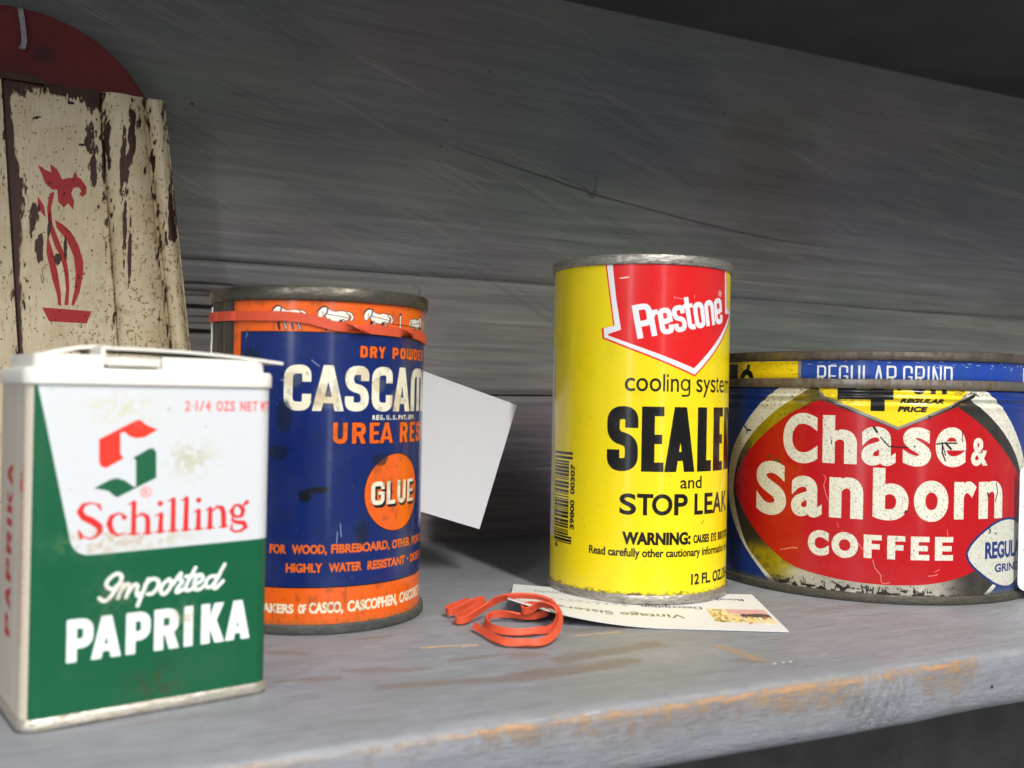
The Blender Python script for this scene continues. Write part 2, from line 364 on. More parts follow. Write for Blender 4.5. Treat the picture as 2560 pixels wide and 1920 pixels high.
# ---- painted boards of the back wall
WX0, WX1, WZ0, WZ1 = -160.0, 1000.0, -14.0, 290.0
def wall_art():
    """brushed coats of grey paint: hundreds of bristle strokes over soft patches"""
    c = Canvas(WX0, WX1, WZ0, WZ1, 2.4, (.525, .518, .505)); H, W = c.H, c.W; R = np.random.default_rng(5)
    a, b2, d = fbm(H, W, 150, 260, 201, 3), fbm(H, W, 120, 160, 202, 3), fbm(H, W, 60, 110, 203, 4)
    c.a += (a[..., None] - .5) * np.array([-.05, .03, -.04]) * 1.3 + (b2[..., None] - .5) * np.array([.08, .04, .02]) + (d[..., None] - .5) * np.array([.05, .05, .06])
    X = (np.arange(W) / c.ppm + WX0)[None, :]; Z = (np.arange(H) / c.ppm + WZ0)[:, None]
    def patch(x0, x1, z0, z1, col, op, sd):
        n = fbm(H, W, 26, 60, sd, 4) - .5; q = sstep(-16, 16, X - x0 + n * 50) * sstep(-16, 16, x1 - X + n * 50) * sstep(-10, 10, Z - z0 + n * 30) * sstep(-10, 10, z1 - Z + n * 30) * op; c.a[:] = c.a * (1 - q[..., None]) + np.array(col) * q[..., None]
    patch(352, 405, 135, 240, (.47, .43, .40), .5, 301); patch(250, 330, 190, 262, (.44, .455, .50), .55, 302); patch(150, 215, 205, 262, (.50, .485, .485), .5, 303); patch(430, 620, 150, 225, (.50, .515, .53), .5, 304)
    patch(-60, 120, 225, 275, (.46, .47, .465), .5, 305); patch(60, 180, 128, 142, (.50, .52, .53), .6, 306); patch(110, 260, 75, 128, (.57, .56, .52), .55, 307); patch(500, 900, 130, 160, (.53, .53, .53), .5, 308); patch(90, 130, 150, 200, (.45, .46, .46), .4, 309)
    gr = fbm(H, W, 5, 150, 231, 4) - .5; gr2 = fbm(H, W, 2.4, 70, 232, 3) - .5; wgt = sstep(190, 150, Z) * .6 + .4
    c.a += ((gr * .16 + gr2 * .09) * wgt)[..., None] * np.array([1.05, 1, .92])
    for k in range(620):
        x, z = R.uniform(-140, 900), R.uniform(-10, 285)
        base = -22 if (z > 150 and R.random() < .62 and x < 420) else (-7 if z > 140 else -1)
        ang = math.radians(base + R.normal(0, 3)); L = R.uniform(40, 130) * (1 if base > -10 else 1.1); nb = R.integers(3, 10); bend = R.normal(0, .05); wd = R.uniform(1.5, 6)
        lt = R.random(); tone = (.72, .69, .62) if lt < .45 else ((.36, .36, .37) if lt < .75 else (.60, .59, .58)); op = R.uniform(.07, .25)
        for q in range(nb):
            off = R.uniform(-wd, wd); s0 = R.uniform(0, .35) * L; s1 = L * R.uniform(.6, 1.0); P = []
            for t in np.linspace(s0, s1, 9):
                th_ = ang + bend * t / L; px, pz = x + t * math.cos(th_) - off * math.sin(th_), z + t * math.sin(th_) + off * math.cos(th_) - bend * t * t / L * .3; u = (t - s0) / (s1 - s0); P.append((px, pz, R.uniform(.25, .75) * (4 * u * (1 - u)) ** .5 + .08))
            c.strokes([P], tone, op=op)
    c.strokes([sm([(186, 194, .2), (215, 189, .5), (240, 184.5, .8), (267, 179, .9), (290, 176, .6), (330, 171, .7), (380, 166, .5), (430, 164, .2)])], (.26, .25, .25), op=.8)
    c.strokes([sm([(256, 184, .3), (262, 181, 1.6), (266, 178, 2.2), (268, 186, 1.0), (269, 192, .2)])], (.33, .33, .33), op=.6)
    for k in range(16): x, z = R.uniform(60, 700), R.uniform(190, 270); c.strokes([[(x, z), (x + .1, z)]], (.22, .22, .22), R.uniform(.5, 1.1), op=.8)
    for x, z, w in ((168, 119, 4.0), (163, 111, 2.6)):
        th_ = np.linspace(3.6, 8.2, 16); c.strokes([[(x + w * math.cos(t) * .7, z + w * 1.3 * math.sin(t), .9 * math.sin((t - 3.6) / 4.6 * 3.14) + .2) for t in th_]], (.42, .42, .41), op=.6)
    for (z0_, x0_, x1_) in ((118.8, 20, 118), (113.5, 10, 100), (104, 20, 96), (101, 30, 110)):
        P = [(x, z0_ + math.sin(x * .11) * .6, .35 + .3 * R.random()) for x in np.arange(x0_, x1_, 6)]; c.strokes([P], (.17, .18, .18), op=.75)
    g = c.a.mean(2); g = (g - g.min()) / (g.max() - g.min()); c.m = g
    return c.image('wall_paint', True)
def sm(P): return [tuple(q) for q in catmull(P, 6)]
def wall_mat():
    im, hm = wall_art(); m, nt, b = nodes('grey_wall_paint')
    t = N(nt, 'ShaderNodeTexImage'); t.image = im; t.extension = 'EXTEND'; h = N(nt, 'ShaderNodeTexImage'); h.image = hm; h.extension = 'EXTEND'
    nt.links.new(t.outputs[0], b.inputs['Base Color']); b.inputs['Roughness'].default_value = .58; b.inputs['Specular IOR Level'].default_value = .35
    n1 = bump(nt, b, noise_mask(nt, tcoord(nt, scale=(1.4, 1, 20)), 14, .2, .8, 8, .65), .5, .0006)
    bump(nt, b, h.outputs[0], .6, .0008, n1)
    return m
WALLM = wall_mat()
wall = empty('back_wall', (0, WALL_Y, 0), 'grey painted board wall behind the cans', 'wall', 'structure')
def plank(z0, z1, x0, x1, proud, cracks=(), knots=(), mat=None, edge=.0022):
    nx = int((x1 - x0) / .005); zs = sorted(set([z0, z0 + .0008, z0 + .002] + list(np.linspace(z0 + .004, z1 - .004, max(4, int((z1 - z0) / .004)))) + [z1 - .002, z1 - .0008, z1]
        + [c[0] + d for c in cracks for d in (-.0012, -.0005, 0, .0005, .0012)]))
    nz = len(zs); vs = []; fs = []
    g = vnoise(nx + 2, nz + 2, 14, 5, int(z0 * 9999) % 991)
    for i in range(nx + 1):
        x = x0 + (x1 - x0) * i / nx
        for j, z in enumerate(zs):
            e = min(z - z0, z1 - z); y = -proud + (edge * (1 - e / .003) ** 2 if e < .003 else 0) - .0007 * g[i, j]
            zz = z + .0003 * math.sin(x * 23 + round(z0 if e == z - z0 else z1, 3) * 90)
            for cz, ca, cb, dp in cracks:
                d = abs(z - cz); k = max(0, min(1, (x - ca) / .012)) * max(0, min(1, (cb - x) / .012)); y += dp * k * max(0, 1 - d / .0011)
            for kx, kz, kr in knots:
                q = math.hypot(x - kx, z - kz) / kr
                if q < 1.6: y += .0012 * math.exp(-(q - .8) ** 2 * 9)
            vs.append((x, y, zz))
    for i in range(nx):
        for j in range(nz - 1): fs.append((i * nz + j, (i + 1) * nz + j, (i + 1) * nz + j + 1, i * nz + j + 1))
    return mesh_obj('plank', vs, fs, mat or WALLM, wall, [((v[0] * 1000 - WX0) / (WX1 - WX0), (v[2] * 1000 - WZ0) / (WZ1 - WZ0)) for v in vs], True, 60, fix=False)
plank(.1297, .300, -.35, 1.5, .0024, edge=.0018)
plank(.0724, .1299, -.35, 1.5, .001, edge=.0013, cracks=[(.1085, -.3, .085, .005), (.0975, -.3, .11, .006), (.1155, -.3, .11, .0015), (.119, -.3, .13, .001)], knots=[(.166, .117, .005)])
plank(-.012, .0716, -.35, 1.5, .0015, [(.035, .20, .5, .0008)])
LOWM = simple('shade_toned_lower_wood', (.10, .092, .086), .7, 0, 22, .5, .0005)  # brown wood tone darkened to hold the shade below the shelf
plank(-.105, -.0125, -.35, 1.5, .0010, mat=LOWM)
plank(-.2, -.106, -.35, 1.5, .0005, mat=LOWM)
box('wall_backing', -.35, 1.5, .006, .012, -.2, .30, simple('dark_gap', (.02, .02, .02), .9), wall)

# ---- the shelf: unrolled top + front face, painted with its wear
SX0, SX1 = -110.0, 620.0
def shelf_art():
    c = Canvas(SX0, SX1, 0, 284, 4.4, (.505, .515, .535)); H, W = c.H, c.W
    X = (np.arange(W) / c.ppm + SX0)[None, :]; S = (np.arange(H) / c.ppm)[:, None]     # S=0 wall side, 258 edge, 275 underside
    g = fbm(H, W, 90, 200, 3, 4)[..., None]; c.a = c.a + (g - .5) * np.array([.06, .05, .055])
    c.a += (fbm(H, W, 7, 150, 4, 4)[..., None] - .5) * .05 + (fbm(H, W, 2.2, 60, 41, 3)[..., None] - .5) * .03
    c.a += (fbm(H, W, 60, 60, 5, 3)[..., None] - .5) * np.array([.03, .015, .035]) + (fbm(H, W, 12, 22, 51, 4)[..., None] - .5) * .06
    def blend(mask, col): c.a[:] = c.a * (1 - mask[..., None]) + np.array(col) * mask[..., None]
    fine = fbm(H, W, 2.5, 14, 6, 3); mid = fbm(H, W, 8, 44, 8, 5); rough = fbm(H, W, 9, 14, 9, 4)
    brown = np.zeros((H, W)); wood = np.zeros((H, W)); pale = np.zeros((H, W))
    def spot(acc, x0, y0, x1, y1, w, amt, tex=mid, sh=.14):
        s0, s1 = 458 - y0, 458 - y1; L = math.hypot(x1 - x0, s1 - s0) + 1e-6; ux, us = (x1 - x0) / L, (s1 - s0) / L
        t = (X - x0) * ux + (S - s0) * us; d = -(X - x0) * us + (S - s0) * ux; q = np.sqrt(np.clip(np.abs(t - L / 2) - L / 2, 0, None) ** 2 + d ** 2) / w + (np.clip(np.abs(t - L / 2) / (L / 2 + w), 0, 1) ** 3) * .35
        tx = tex * .7 + fine * .3; acc[:] = np.maximum(acc, (.55 * sstep(.35, -.1, q - .8 + (tx - .5) * 1.7) + .45 * sstep(.05, -.05, q - .62 + (tx - .5) * 2.4)) * amt)
    for a in ((61, 278, 70, 274, 2.2, .6), (57, 250, 72, 248, 2, .55), (76, 253, 96, 247, 2.5, .5), (80, 236, 113, 231, 3.0, .6), (105, 252, 123, 252, 2, .5), (89, 284, 99, 283, 2.2, .5), (123, 250, 131, 249, 3, .5),
              (114, 231, 151, 233, 5, .68), (132, 241, 167, 246, 4.5, .6), (178, 222, 186, 219, 2.0, .4), (208, 252, 222, 250, 1.2, .3), (151, 270, 172, 267, 3.2, .55), (240, 262, 300, 268, 3, .35), (300, 250, 330, 240, 3, .3), (20, 232, 45, 230, 3, .22), (150, 286, 190, 284, 3, .4)): spot(brown, *a)
    for a in ((102, 267.5, 118, 264.5, 1.1, .9), (150, 263.5, 166, 262.5, 1.0, .7)): spot(wood, *a, tex=fine)
    spot(pale, 184, 236, 185.5, 220, 3.0, .9, rough)
    for a in ((199, 238, 207, 237, .35, .9), (252, 224, 253, 222, .4, .9), (222, 243.5, 240, 247, .5, .6), (188, 228, 203, 226, .35, .5), (218, 213, 222, 206, .5, .8), (187, 216, 194, 214, .3, .8)): spot(brown, *a, tex=fine)
    # the long front edge, rubbed through in places
    amt = np.interp(X[0], [-110, 10, 22, 40, 55, 66, 84, 90, 120, 150, 170, 190, 200, 206, 212, 222, 228, 240, 246, 252, 300, 310, 330, 900], [.05, .05, .45, .5, .08, .45, .5, .8, .8, .8, 1, 1.1, .9, .3, .7, .8, .95, 1, .6, .04, .04, .1, .03, .05])[None, :]
    down = np.interp(X[0], [-110, 30, 90, 110, 130, 150, 166, 176, 190, 200, 206, 214, 221, 229, 238, 243, 252, 900], [1, 1.5, 2, 5, 8, 7, 7, 8, 10, 8, 2.5, 6, 4, 10, 12, 8, .5, .6])[None, :]
    d = S - 258 + (rough - .5) * 1.6
    vert = fbm(H, W, 16, 11, 12, 4)
    m1 = sstep(-1.6, -.2, d) * sstep(down * 1.2, down * .15, d - (vert - .5) * 9) * np.clip(amt * 1.5 * sstep(.22, .6, vert + amt * .25), 0, 1)
    thin = sstep(-.8, -.3, d) * sstep(1.0, .3, d) * amt * (.55 + .45 * sstep(.42, .58, mid))
    blend(brown * .8, (.44, .375, .335)); blend(pale * .85, (.60, .52, .44)); 
    halo = sstep(-4.5, -1, d) * sstep(.5, -1, d) * amt * .55; blend(halo * sstep(.42, .6, rough) * .6, (.60, .57, .54))
    blend(m1 * .55, (.46, .41, .38)); m1c = m1 * sstep(.47, .52, fine * .5 + rough * .5); tan = m1c * np.clip(sstep(.45, .7, vert) + sstep(.9, 1, amt) * .8 , 0, 1) * sstep(down, down * .2, d); blend(tan * .7, (.60, .47, .32))
    blend(thin * np.clip(.45 + sstep(.4, .6, fine), 0, 1) * .85, (.68, .51, .35)); blend(wood * sstep(.35, .55, fine + .1), (.86, .68, .46))
    # dents and flaked paint on the face
    fl = sstep(.60, .68, fbm(H, W, 6, 3, 21, 4)) * np.exp(-((X - 212) / 14) ** 2) * sstep(259, 261, S); blend(fl * .3, (.66, .68, .72))
    for k in range(260):
        x = rng.uniform(-60, 420); y = rng.uniform(200, 440); l = rng.uniform(.5, 5); s_ = 458 - y
        c.strokes([[(x, s_), (x + l, s_ + rng.uniform(-.3, .3))]], (.82, .83, .85) if rng.random() < .4 else (.40, .37, .36), rng.uniform(.12, .3), op=.5)
    for x, y in ((186, 215.5), (189, 215.6), (191.5, 215.4)): c.strokes([[(x, 458 - y), (x + .8, 458 - y - .1)]], (.95, .96, .97), .5)
    for x, s_, r_ in ((254, 266, .7),): c.strokes([[(x, s_), (x + .1, s_)]], (.1, .08, .07), 1.0)
    hgt = .5 + (fine - .5) * .35 + (mid - .5) * .3 - brown * .15 - m1 * .3 - wood * .3 - pale * .4 + fl * .3
    dent = np.exp(-((X - 211) / 13) ** 2) * sstep(259, 262, S); hgt += dent * (fbm(H, W, 22, 9, 23, 2) - .5) * 2.4
    c.m = np.clip(hgt, 0, 1)
    return c.image('shelf_paint', True)
def shelf_mat():
    im, hm = shelf_art(); m, nt, b = nodes('worn_grey_shelf_paint')
    t = N(nt, 'ShaderNodeTexImage'); t.image = im; t.extension = 'MIRROR'; h = N(nt, 'ShaderNodeTexImage'); h.image = hm; h.extension = 'MIRROR'
    v = tcoord(nt); c = mixc(nt, mulf(nt, noise_mask(nt, v, 900, .6, .75, 3), .25), t.outputs[0], (.12, .11, .11, 1))
    nt.links.new(c, b.inputs['Base Color']); b.inputs['Roughness'].default_value = .52
    n1 = bump(nt, b, h.outputs[0], .75, .0006); bump(nt, b, noise_mask(nt, v, 420, .3, .7, 4), .5, .00018, n1)
    return m
SHM = shelf_mat()
def make_shelf(name, z, mat, x0, x1, front, lab):
    prof = [(WALL_Y - .0005, 0.0), (.40, 0), (.34, 0), (.28, 0), (.24, 0), (.215, 0), (front + .006, 0), (front + .0022, -.0003), (front + .0007, -.0010), (front, -.0026), (front - .0001, -.006), (front, -.010), (front, -.0135), (front + .0006, -.0158), (front + .0022, -.017), (front + .05, -.017), (WALL_Y - .0005, -.017)]
    s = [0]
    for i in range(1, len(prof)): s.append(s[-1] + math.hypot(prof[i][0] - prof[i - 1][0], prof[i][1] - prof[i - 1][1]))
    k = int((x1 - x0) / .002); vs, fs, uvs = [], [], []; n = len(prof); g = vnoise(k + 2, n + 2, 6, 2, 5); g2 = vnoise(k + 2, n + 2, 25, 3, 6)
    for i in range(k + 1):
        x = x0 + (x1 - x0) * i / k; dz = np.exp(-((x - .212) / .014) ** 2)
        for j, (y, zz) in enumerate(prof):
            e = 1 if 6 < j < 15 else 0
            vs.append((x, y + e * ((g[i, j] - .5) * (.0005 + .0011 * dz) + (g2[i, j] - .5) * .0010), z + zz + e * (g2[i, j] - .5) * (.0006 if j > 7 else .0002)))
            uvs.append(((x * 1000 - SX0) / (SX1 - SX0), s[j] * 1000 / 284))
    for i in range(k):
        for j in range(n - 1): fs.append((i * n + j, i * n + j + 1, (i + 1) * n + j + 1, (i + 1) * n + j))
    o = mesh_obj(name, vs, fs, mat, None, uvs, True, 50, fix=False); return prop(o, lab, 'shelf', None, 'structure')
make_shelf('shelf', 0, SHM, -.35, 1.1, SH_F, 'worn grey painted wooden shelf board the cans stand on')
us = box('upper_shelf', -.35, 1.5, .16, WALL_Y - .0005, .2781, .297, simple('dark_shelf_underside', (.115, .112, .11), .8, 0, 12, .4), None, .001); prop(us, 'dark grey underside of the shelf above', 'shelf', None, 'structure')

# ================================================================== metals
RIM_DARK = tin_metal('tarnished_rim', (.17, .155, .125), (.085, .075, .06), .36, (.4, .6), 90)
RIM_BRIGHT = tin_metal('scuffed_tin_rim', (.66, .63, .56), (.15, .14, .12), .27, (.36, .66), 260)
RIM_GREEN = tin_metal('grey_bottom_rim', (.13, .135, .125), (.07, .075, .07), .45, (.4, .6), 80, metal=.5)
COLLAR = tin_metal('rusty_collar', (.25, .225, .19), (.135, .09, .055), .42, (.42, .60), 110, .6, .75)
LIDTIN = tin_metal('lid_rim_tin', (.21, .18, .14), (.10, .08, .06), .36, (.42, .58), 100, 1.0, .85)
BARE = tin_metal('bare_seam_tin', (.34, .31, .26), (.17, .15, .12), .42, (.4, .62), 60, .25, .8)
ENDTIN = tin_metal('can_end_tin', (.5, .49, .46), (.3, .28, .25), .4)
def seam(R, z0, z1, out=.0008, wave=0.0):
    """double seam profile, from wall up and over"""
    h = z1 - z0
    return [(R - .0004, z0), (R + out * .7, z0 + h * .04), (R + out, z0 + h * .15), (R + out * 1.02, z0 + h * .5), (R + out, z0 + h * .85), (R + out * .6, z0 + h * .97), (R - .0002, z1), (R - .0011, z1 - .0003), (R - .0016, z1 - .0012)]

def white_t(p): return (.86, .86, .82)
# traced lettering strokes (x mm, z mm, width mm)
SCH=[[(10.46,46.79,0.65),(9.6,47.6,0.3),(8.35,47.89,0.38),(6.91,47.42,0.85),(6.32,46.04,1.27),(7.17,44.79,1.4),(8.84,43.92,1.5),(10.33,42.73,1.42),(10.57,41.61,1.18),(9.75,40.46,0.54),(8.3,40.13,0.38),(7.04,40.77,0.3),(6.3,41.91,0.3)],[(6.09,42.04,0.3),(6.64,40.37,0.72)],[(10.23,47.68,0.3),(10.58,46.23,0.39)],[(15.63,44.27,1.06),(15.18,45.08,0.4),(14.1,45.25,0.44),(12.83,44.55,0.98),(12.44,43.03,1.26),(13.0,41.44,1.04),(14.2,40.43,0.57),(15.91,40.9,0.26)],[(17.63,47.51,0.98),(17.66,40.67,1.11)],[(16.57,40.57,0.35),(18.87,40.49,0.36)],[(16.44,47.13,0.31),(17.63,47.51,0.44)],[(18.13,44.23,0.31),(19.33,44.94,0.54),(20.56,44.19,0.99),(20.74,42.94,1.12),(20.75,40.56,1.12)],[(19.75,40.45,0.36),(21.53,40.44,0.36)],[(23.69,44.57,0.91),(23.54,40.7,1.14)],[(22.45,44.3,0.32),(23.69,44.68,0.45)],[(22.53,40.59,0.36),(24.56,40.59,0.36)],[(23.39,46.98,1.18),(23.43,46.95,1.18)],[(26.35,47.74,1.01),(26.38,40.74,1.15)],[(25.22,47.46,0.32),(26.35,47.86,0.46)],[(25.36,40.62,0.37),(27.54,40.59,0.37)],[(29.35,47.82,1.02),(29.27,40.77,1.16)],[(28.2,47.42,0.32),(29.35,47.87,0.47)],[(28.34,40.65,0.37),(30.44,40.62,0.37)],[(32.23,44.88,0.94),(32.2,40.8,1.18)],[(31.29,44.7,0.33),(32.23,44.99,0.47)],[(31.26,40.63,0.37),(33.27,40.63,0.38)],[(32.16,47.28,1.22),(32.2,47.26,1.22)],[(34.96,45.19,0.95),(34.93,40.85,1.19)],[(34.01,44.89,0.33),(34.96,45.31,0.48)],[(34.05,40.67,0.38),(35.9,40.69,0.38)],[(35.46,44.57,0.33),(36.64,45.57,0.57),(37.74,45.15,1.06),(38.13,43.95,1.2),(38.24,40.98,1.2)],[(37.23,40.74,0.38),(39.18,40.8,0.39)],[(40.08,44.31,1.02),(40.8,45.58,0.54),(41.91,45.64,0.64),(42.93,44.38,1.08),(42.59,43.08,0.88),(41.48,42.79,0.54),(40.47,43.33,0.83),(40.08,44.31,1.02)],[(42.66,45.36,0.39),(43.9,46.25,0.98)],[(40.48,42.97,0.39),(40.25,42.15,0.63),(41.38,41.61,0.88),(43.12,41.37,1.08),(43.65,40.38,0.98),(42.54,39.49,0.64),(40.93,39.37,0.49),(40.05,40.02,0.58),(40.27,41.2,0.44)]]
IMP=[[(10.7,27.05,0.78),(11.58,26.32,0.78),(12.79,26.82,0.79),(13.98,28.51,0.79),(15.17,30.39,0.79),(15.24,31.48,0.79),(14.43,32.02,0.79),(13.21,31.5,0.79),(12.19,30.33,0.78),(12.39,29.22,0.78),(13.45,28.75,0.79),(14.31,29.38,0.79)],[(15.72,29.61,0.8),(15.21,28.38,0.79),(14.63,26.61,0.79)],[(15.22,28.01,0.79),(16.26,29.37,0.8),(16.97,29.39,0.8),(16.99,28.37,0.8),(16.32,26.61,0.8)],[(16.65,27.49,0.8),(18.05,29.18,0.8),(18.78,28.92,0.81),(18.62,27.65,0.8),(18.82,26.7,0.81),(19.54,27.18,0.81)],[(21.11,30.17,0.81),(19.9,27.14,0.81),(18.87,24.48,0.81)],[(20.41,28.94,0.81),(21.85,30.1,0.82),(23.33,29.58,0.82),(23.18,28.1,0.82),(22.1,26.91,0.82),(21.0,26.84,0.81)],[(25.75,29.71,0.83),(24.28,28.55,0.82),(23.94,27.08,0.82),(24.69,26.44,0.82),(25.79,27.45,0.83),(26.33,28.9,0.83),(25.75,29.71,0.83)],[(26.53,28.32,0.83),(28.37,30.78,0.84),(28.2,29.47,0.84),(28.79,28.84,0.84),(27.68,27.44,0.83),(27.6,26.5,0.83),(29.01,27.11,0.84)],[(31.8,31.79,0.85),(29.76,27.98,0.84),(29.59,26.86,0.84),(30.55,26.76,0.84),(31.7,27.4,0.85)],[(29.53,29.91,0.84),(33.19,30.03,0.85)],[(31.69,27.79,0.85),(33.42,28.76,0.85),(33.4,29.72,0.85),(32.23,29.64,0.85),(31.49,28.19,0.85),(31.71,26.83,0.85),(32.87,26.71,0.85),(34.03,27.55,0.86)],[(36.55,29.42,0.86),(34.97,29.18,0.86),(34.22,27.72,0.86),(34.83,26.89,0.86),(36.19,27.71,0.86),(38.69,31.94,0.87)],[(37.54,29.71,0.87),(36.2,27.32,0.86),(36.61,26.51,0.86),(38.37,28.07,0.87)]]
LOGO=[[(9.94,61.65),(17.8,65.8),(18.67,65.8),(20.02,64.67),(22.5,63.63),(19.64,61.96),(17.88,61.76),(16.34,62.23),(15.24,63.25),(14.38,62.92),(14.47,58.47),(15.14,57.34),(11.55,55.33),(10.49,55.7),(10.05,56.59)],[(17.31,57.5),(20.8,59.45),(21.69,59.44),(22.27,58.52),(22.39,52.83),(14.03,48.81),(13.38,49.18),(12.08,50.34),(9.12,51.03),(12.45,52.76),(13.94,53.04),(15.68,52.41),(17.44,51.0),(17.99,50.97),(17.87,56.82)]]
# ================================================================== 1. paprika tin
TA = np.array([0.00413096, 0.23146149]); TD = math.atan2(0.19351887, 0.98109655)
tin = empty('paprika_tin', (TA[0], TA[1], 0), 'small green and white spice tin lettered PAPRIKA with cream plastic lid', 'spice tin', rz=TD)
GR = (.055, .345, .225); WH = (.81, .825, .835); CR = (.80, .755, .69); RD = (.84, .18, .17)
def paprika_art():
    c = Canvas(-36, 51, 0, 75, 12, GR)
    c.poly([(-36, 0), (-4.0, 0), (-3.95, 75), (-36, 75)], CR)
    c.poly([(-4.15, 0), (-3.9, 0), (-3.9, 75), (-4.15, 75)], (.72, .66, .52))
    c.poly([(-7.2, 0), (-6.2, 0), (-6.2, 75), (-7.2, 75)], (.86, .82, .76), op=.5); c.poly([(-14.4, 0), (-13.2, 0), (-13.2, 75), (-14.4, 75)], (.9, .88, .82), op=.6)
    L = [(-2.6, 75)] + [(-2.6 + (4.2 + 2.6) * t, 73.7 + (41.3 - 73.7) * t) for t in (0, .5, 1)]
    for t in np.linspace(0, 1, 10): L.append(((1 - t) ** 2 * 4.2 + 2 * t * (1 - t) * 4.75 + t * t * 8.6, (1 - t) ** 2 * 41.3 + 2 * t * (1 - t) * 36.7 + t * t * 36.6))
    L += [(52, 37.3), (52, 75)]; c.poly(L, WH)
    st = fbm(c.H, c.W, 60, 60, 31, 4); X = (np.arange(c.W) / c.ppm - 36)[None, :]; Y = (np.arange(c.H) / c.ppm)[:, None]
    def stain(x, y, rx, ry, col, op, sd):
        q = np.exp(-((X - x) / rx) ** 2 - ((Y - y) / ry) ** 2) * sstep(.35, .65, fbm(c.H, c.W, 14, 14, sd, 4)) * op; c.a[:] = c.a * (1 - q[..., None]) + np.array(col) * q[..., None]
    RL = (.86, .22, .16)
    def sm(P):  # rounded hand-cut outline
        return np.array(P)
    LOG0, LOG1 = [np.array(p) for p in LOGO]
    c.poly(LOG0, RL); c.poly(LOG1, (.09, .36, .24))
    c.strokes([[(20.2 + 1.1 * math.cos(t), 49.7 + 1.1 * math.sin(t)) for t in np.linspace(0, 6.3, 20)]], (.88, .5, .48), .28); c.text('R', 19.7, 20.8, 49.1, 1.2, (.88, .5, .48), .12)
    c.strokes(SCH, (.83, .16, .17))
    c.strokes([[q[:2] for q in catmull([(a, b, 0) for a, b, _ in s], 6)] for s in IMP], (.90, .91, .89), .88)
    for k, (x0, x1, b) in enumerate(((28.5, 29.8, 0), (30.9, 31.6, 0), (31.9, 33.1, 0), (33.3, 34.6, 0), (35.9, 37.5, 0), (37.7, 39.0, 0), (39.2, 40.4, 0), (41.7, 43.1, 0), (43.4, 44.5, 0), (44.8, 46.0, 0), (46.6, 48.2, 0), (48.3, 49.4, 0))):
        if k == 1: c.strokes([[(31.25, 68.0), (31.25, 70.1)]], (.88, .45, .45), .45)
        else: c.text('21/4OZSNETWT'[k], x0, x1, 67.8, 2.4, (.88, .45, .45), .2)
    c.strokes([[(30.2, 69), (30.5, 69)]], (.88, .45, .45), .25)
    for ch, x0, w in (('P', 4.15, 5.5), ('A', 9.2, 6.3), ('P', 16.45, 5.4), ('R', 22.6, 5.6), ('I', 29.2, 2.4), ('K', 33.3, 5.4), ('A', 39.1, 6.0)):
        c.block(ch, x0 + .2, w - .4, 14.0, 8.9, 1.75, (.90, .92, .91), r=1.6, grow=.38)
    # side: PAPRIKA reading up the edge
    old = c.tf; c.tf = lambda p: np.stack([-22.6 - p[:, 1], p[:, 0]], 1)
    x = 17.5
    for ch, w in zip('PAPRIKA', (5.0, 5.2, 5.0, 5.0, 2.0, 5.0, 5.2)):
        c.tf = lambda p: np.stack([-19.2 - p[:, 1], p[:, 0]], 1); c.block(ch, x, w, 0, 6.4, 1.6, (.74, .07, .09)); x += w + 1.0
    c.tf = None
    c.poly([(-10.8, 50.5), (-8.2, 50.5), (-8.2, 53.2), (-10.8, 53.2)], (.85, .35, .27)); c.text('M', -10.4, -8.6, 53.4, 1.2, (.2, .2, .2), .2)
    c.tf = lambda p: np.stack([-6.8 - p[:, 1], p[:, 0]], 1)
    c.text('SCHILLING IMPORTED GROUND PAPRIKA', 18, 57, 0, 1.3, (.86, .50, .42), .12, .8); c.tf = None
    stain(30, 57, 5, 4, (.70, .66, .52), .55, 51); stain(10, 39, 8, 2.4, (.70, .58, .42), .6, 52); stain(23, 6, 6, 5, (.35, .22, .12), .45, 53); stain(15, 68, 9, 3, (.78, .76, .6), .5, 54); stain(30, 20, 4, 4, (.7, .6, .5), .5, 55); stain(14, 27, 5, 4, (.6, .45, .3), .4, 56); stain(22, 39, 8, 1.6, (.72, .62, .48), .5, 57)
    return c.image('paprika_print')[0]
PAPM = litho('paprika_litho', paprika_art(), None, .34, coat=.2, bumpd=.00003)
x0, x1, yb = -.0044, .0500, .031
def tin_uv(x, y, z):
    X, Y = x * 1000, y * 1000
    dx, dy = X - (-4.4), Y - .5
    u = X if dy <= dx else -4.4 - (dy - .0)
    if Y > 25: u = -34
    return ((u + 36) / 87, z * 1000 / 75)
out = rrect(x0, x1, .0005, yb, .0035, 10)
prism('body', [(out, .0022), (out, .02), (out, .04), (out, .06), (out, .0745)], PAPM, tin, tin_uv)
TINRIM = tin_metal('cream_tin_seam', (.62, .585, .50), (.36, .32, .25), .33, (.5, .62), 160, metal=.75)
ro = inset(out, -.0007)
prism('bottom_rim', [(inset(out, .0006), .0), (inset(out, -.0002), .0002), (ro, .0009), (ro, .0020), (inset(out, -.0003), .0028), (inset(out, .0002), .0030)], TINRIM, tin)
PLA = simple('cream_lid_plastic', (.75, .73, .665), .42, 0, 120, .06, .00012, .1)
PLA.node_tree.nodes['Principled BSDF'].inputs['Subsurface Weight'].default_value = .08; PLA.node_tree.nodes['Principled BSDF'].inputs['Subsurface Radius'].default_value = (.002, .0017, .0012)
lo = inset(out, -.0006)
lid = prism('lid_base', [(inset(lo, .0003), .0733), (lo, .0737), (lo, .0764), (inset(lo, .0004), .0770), (inset(lo, .0016), .0771)], PLA, tin)
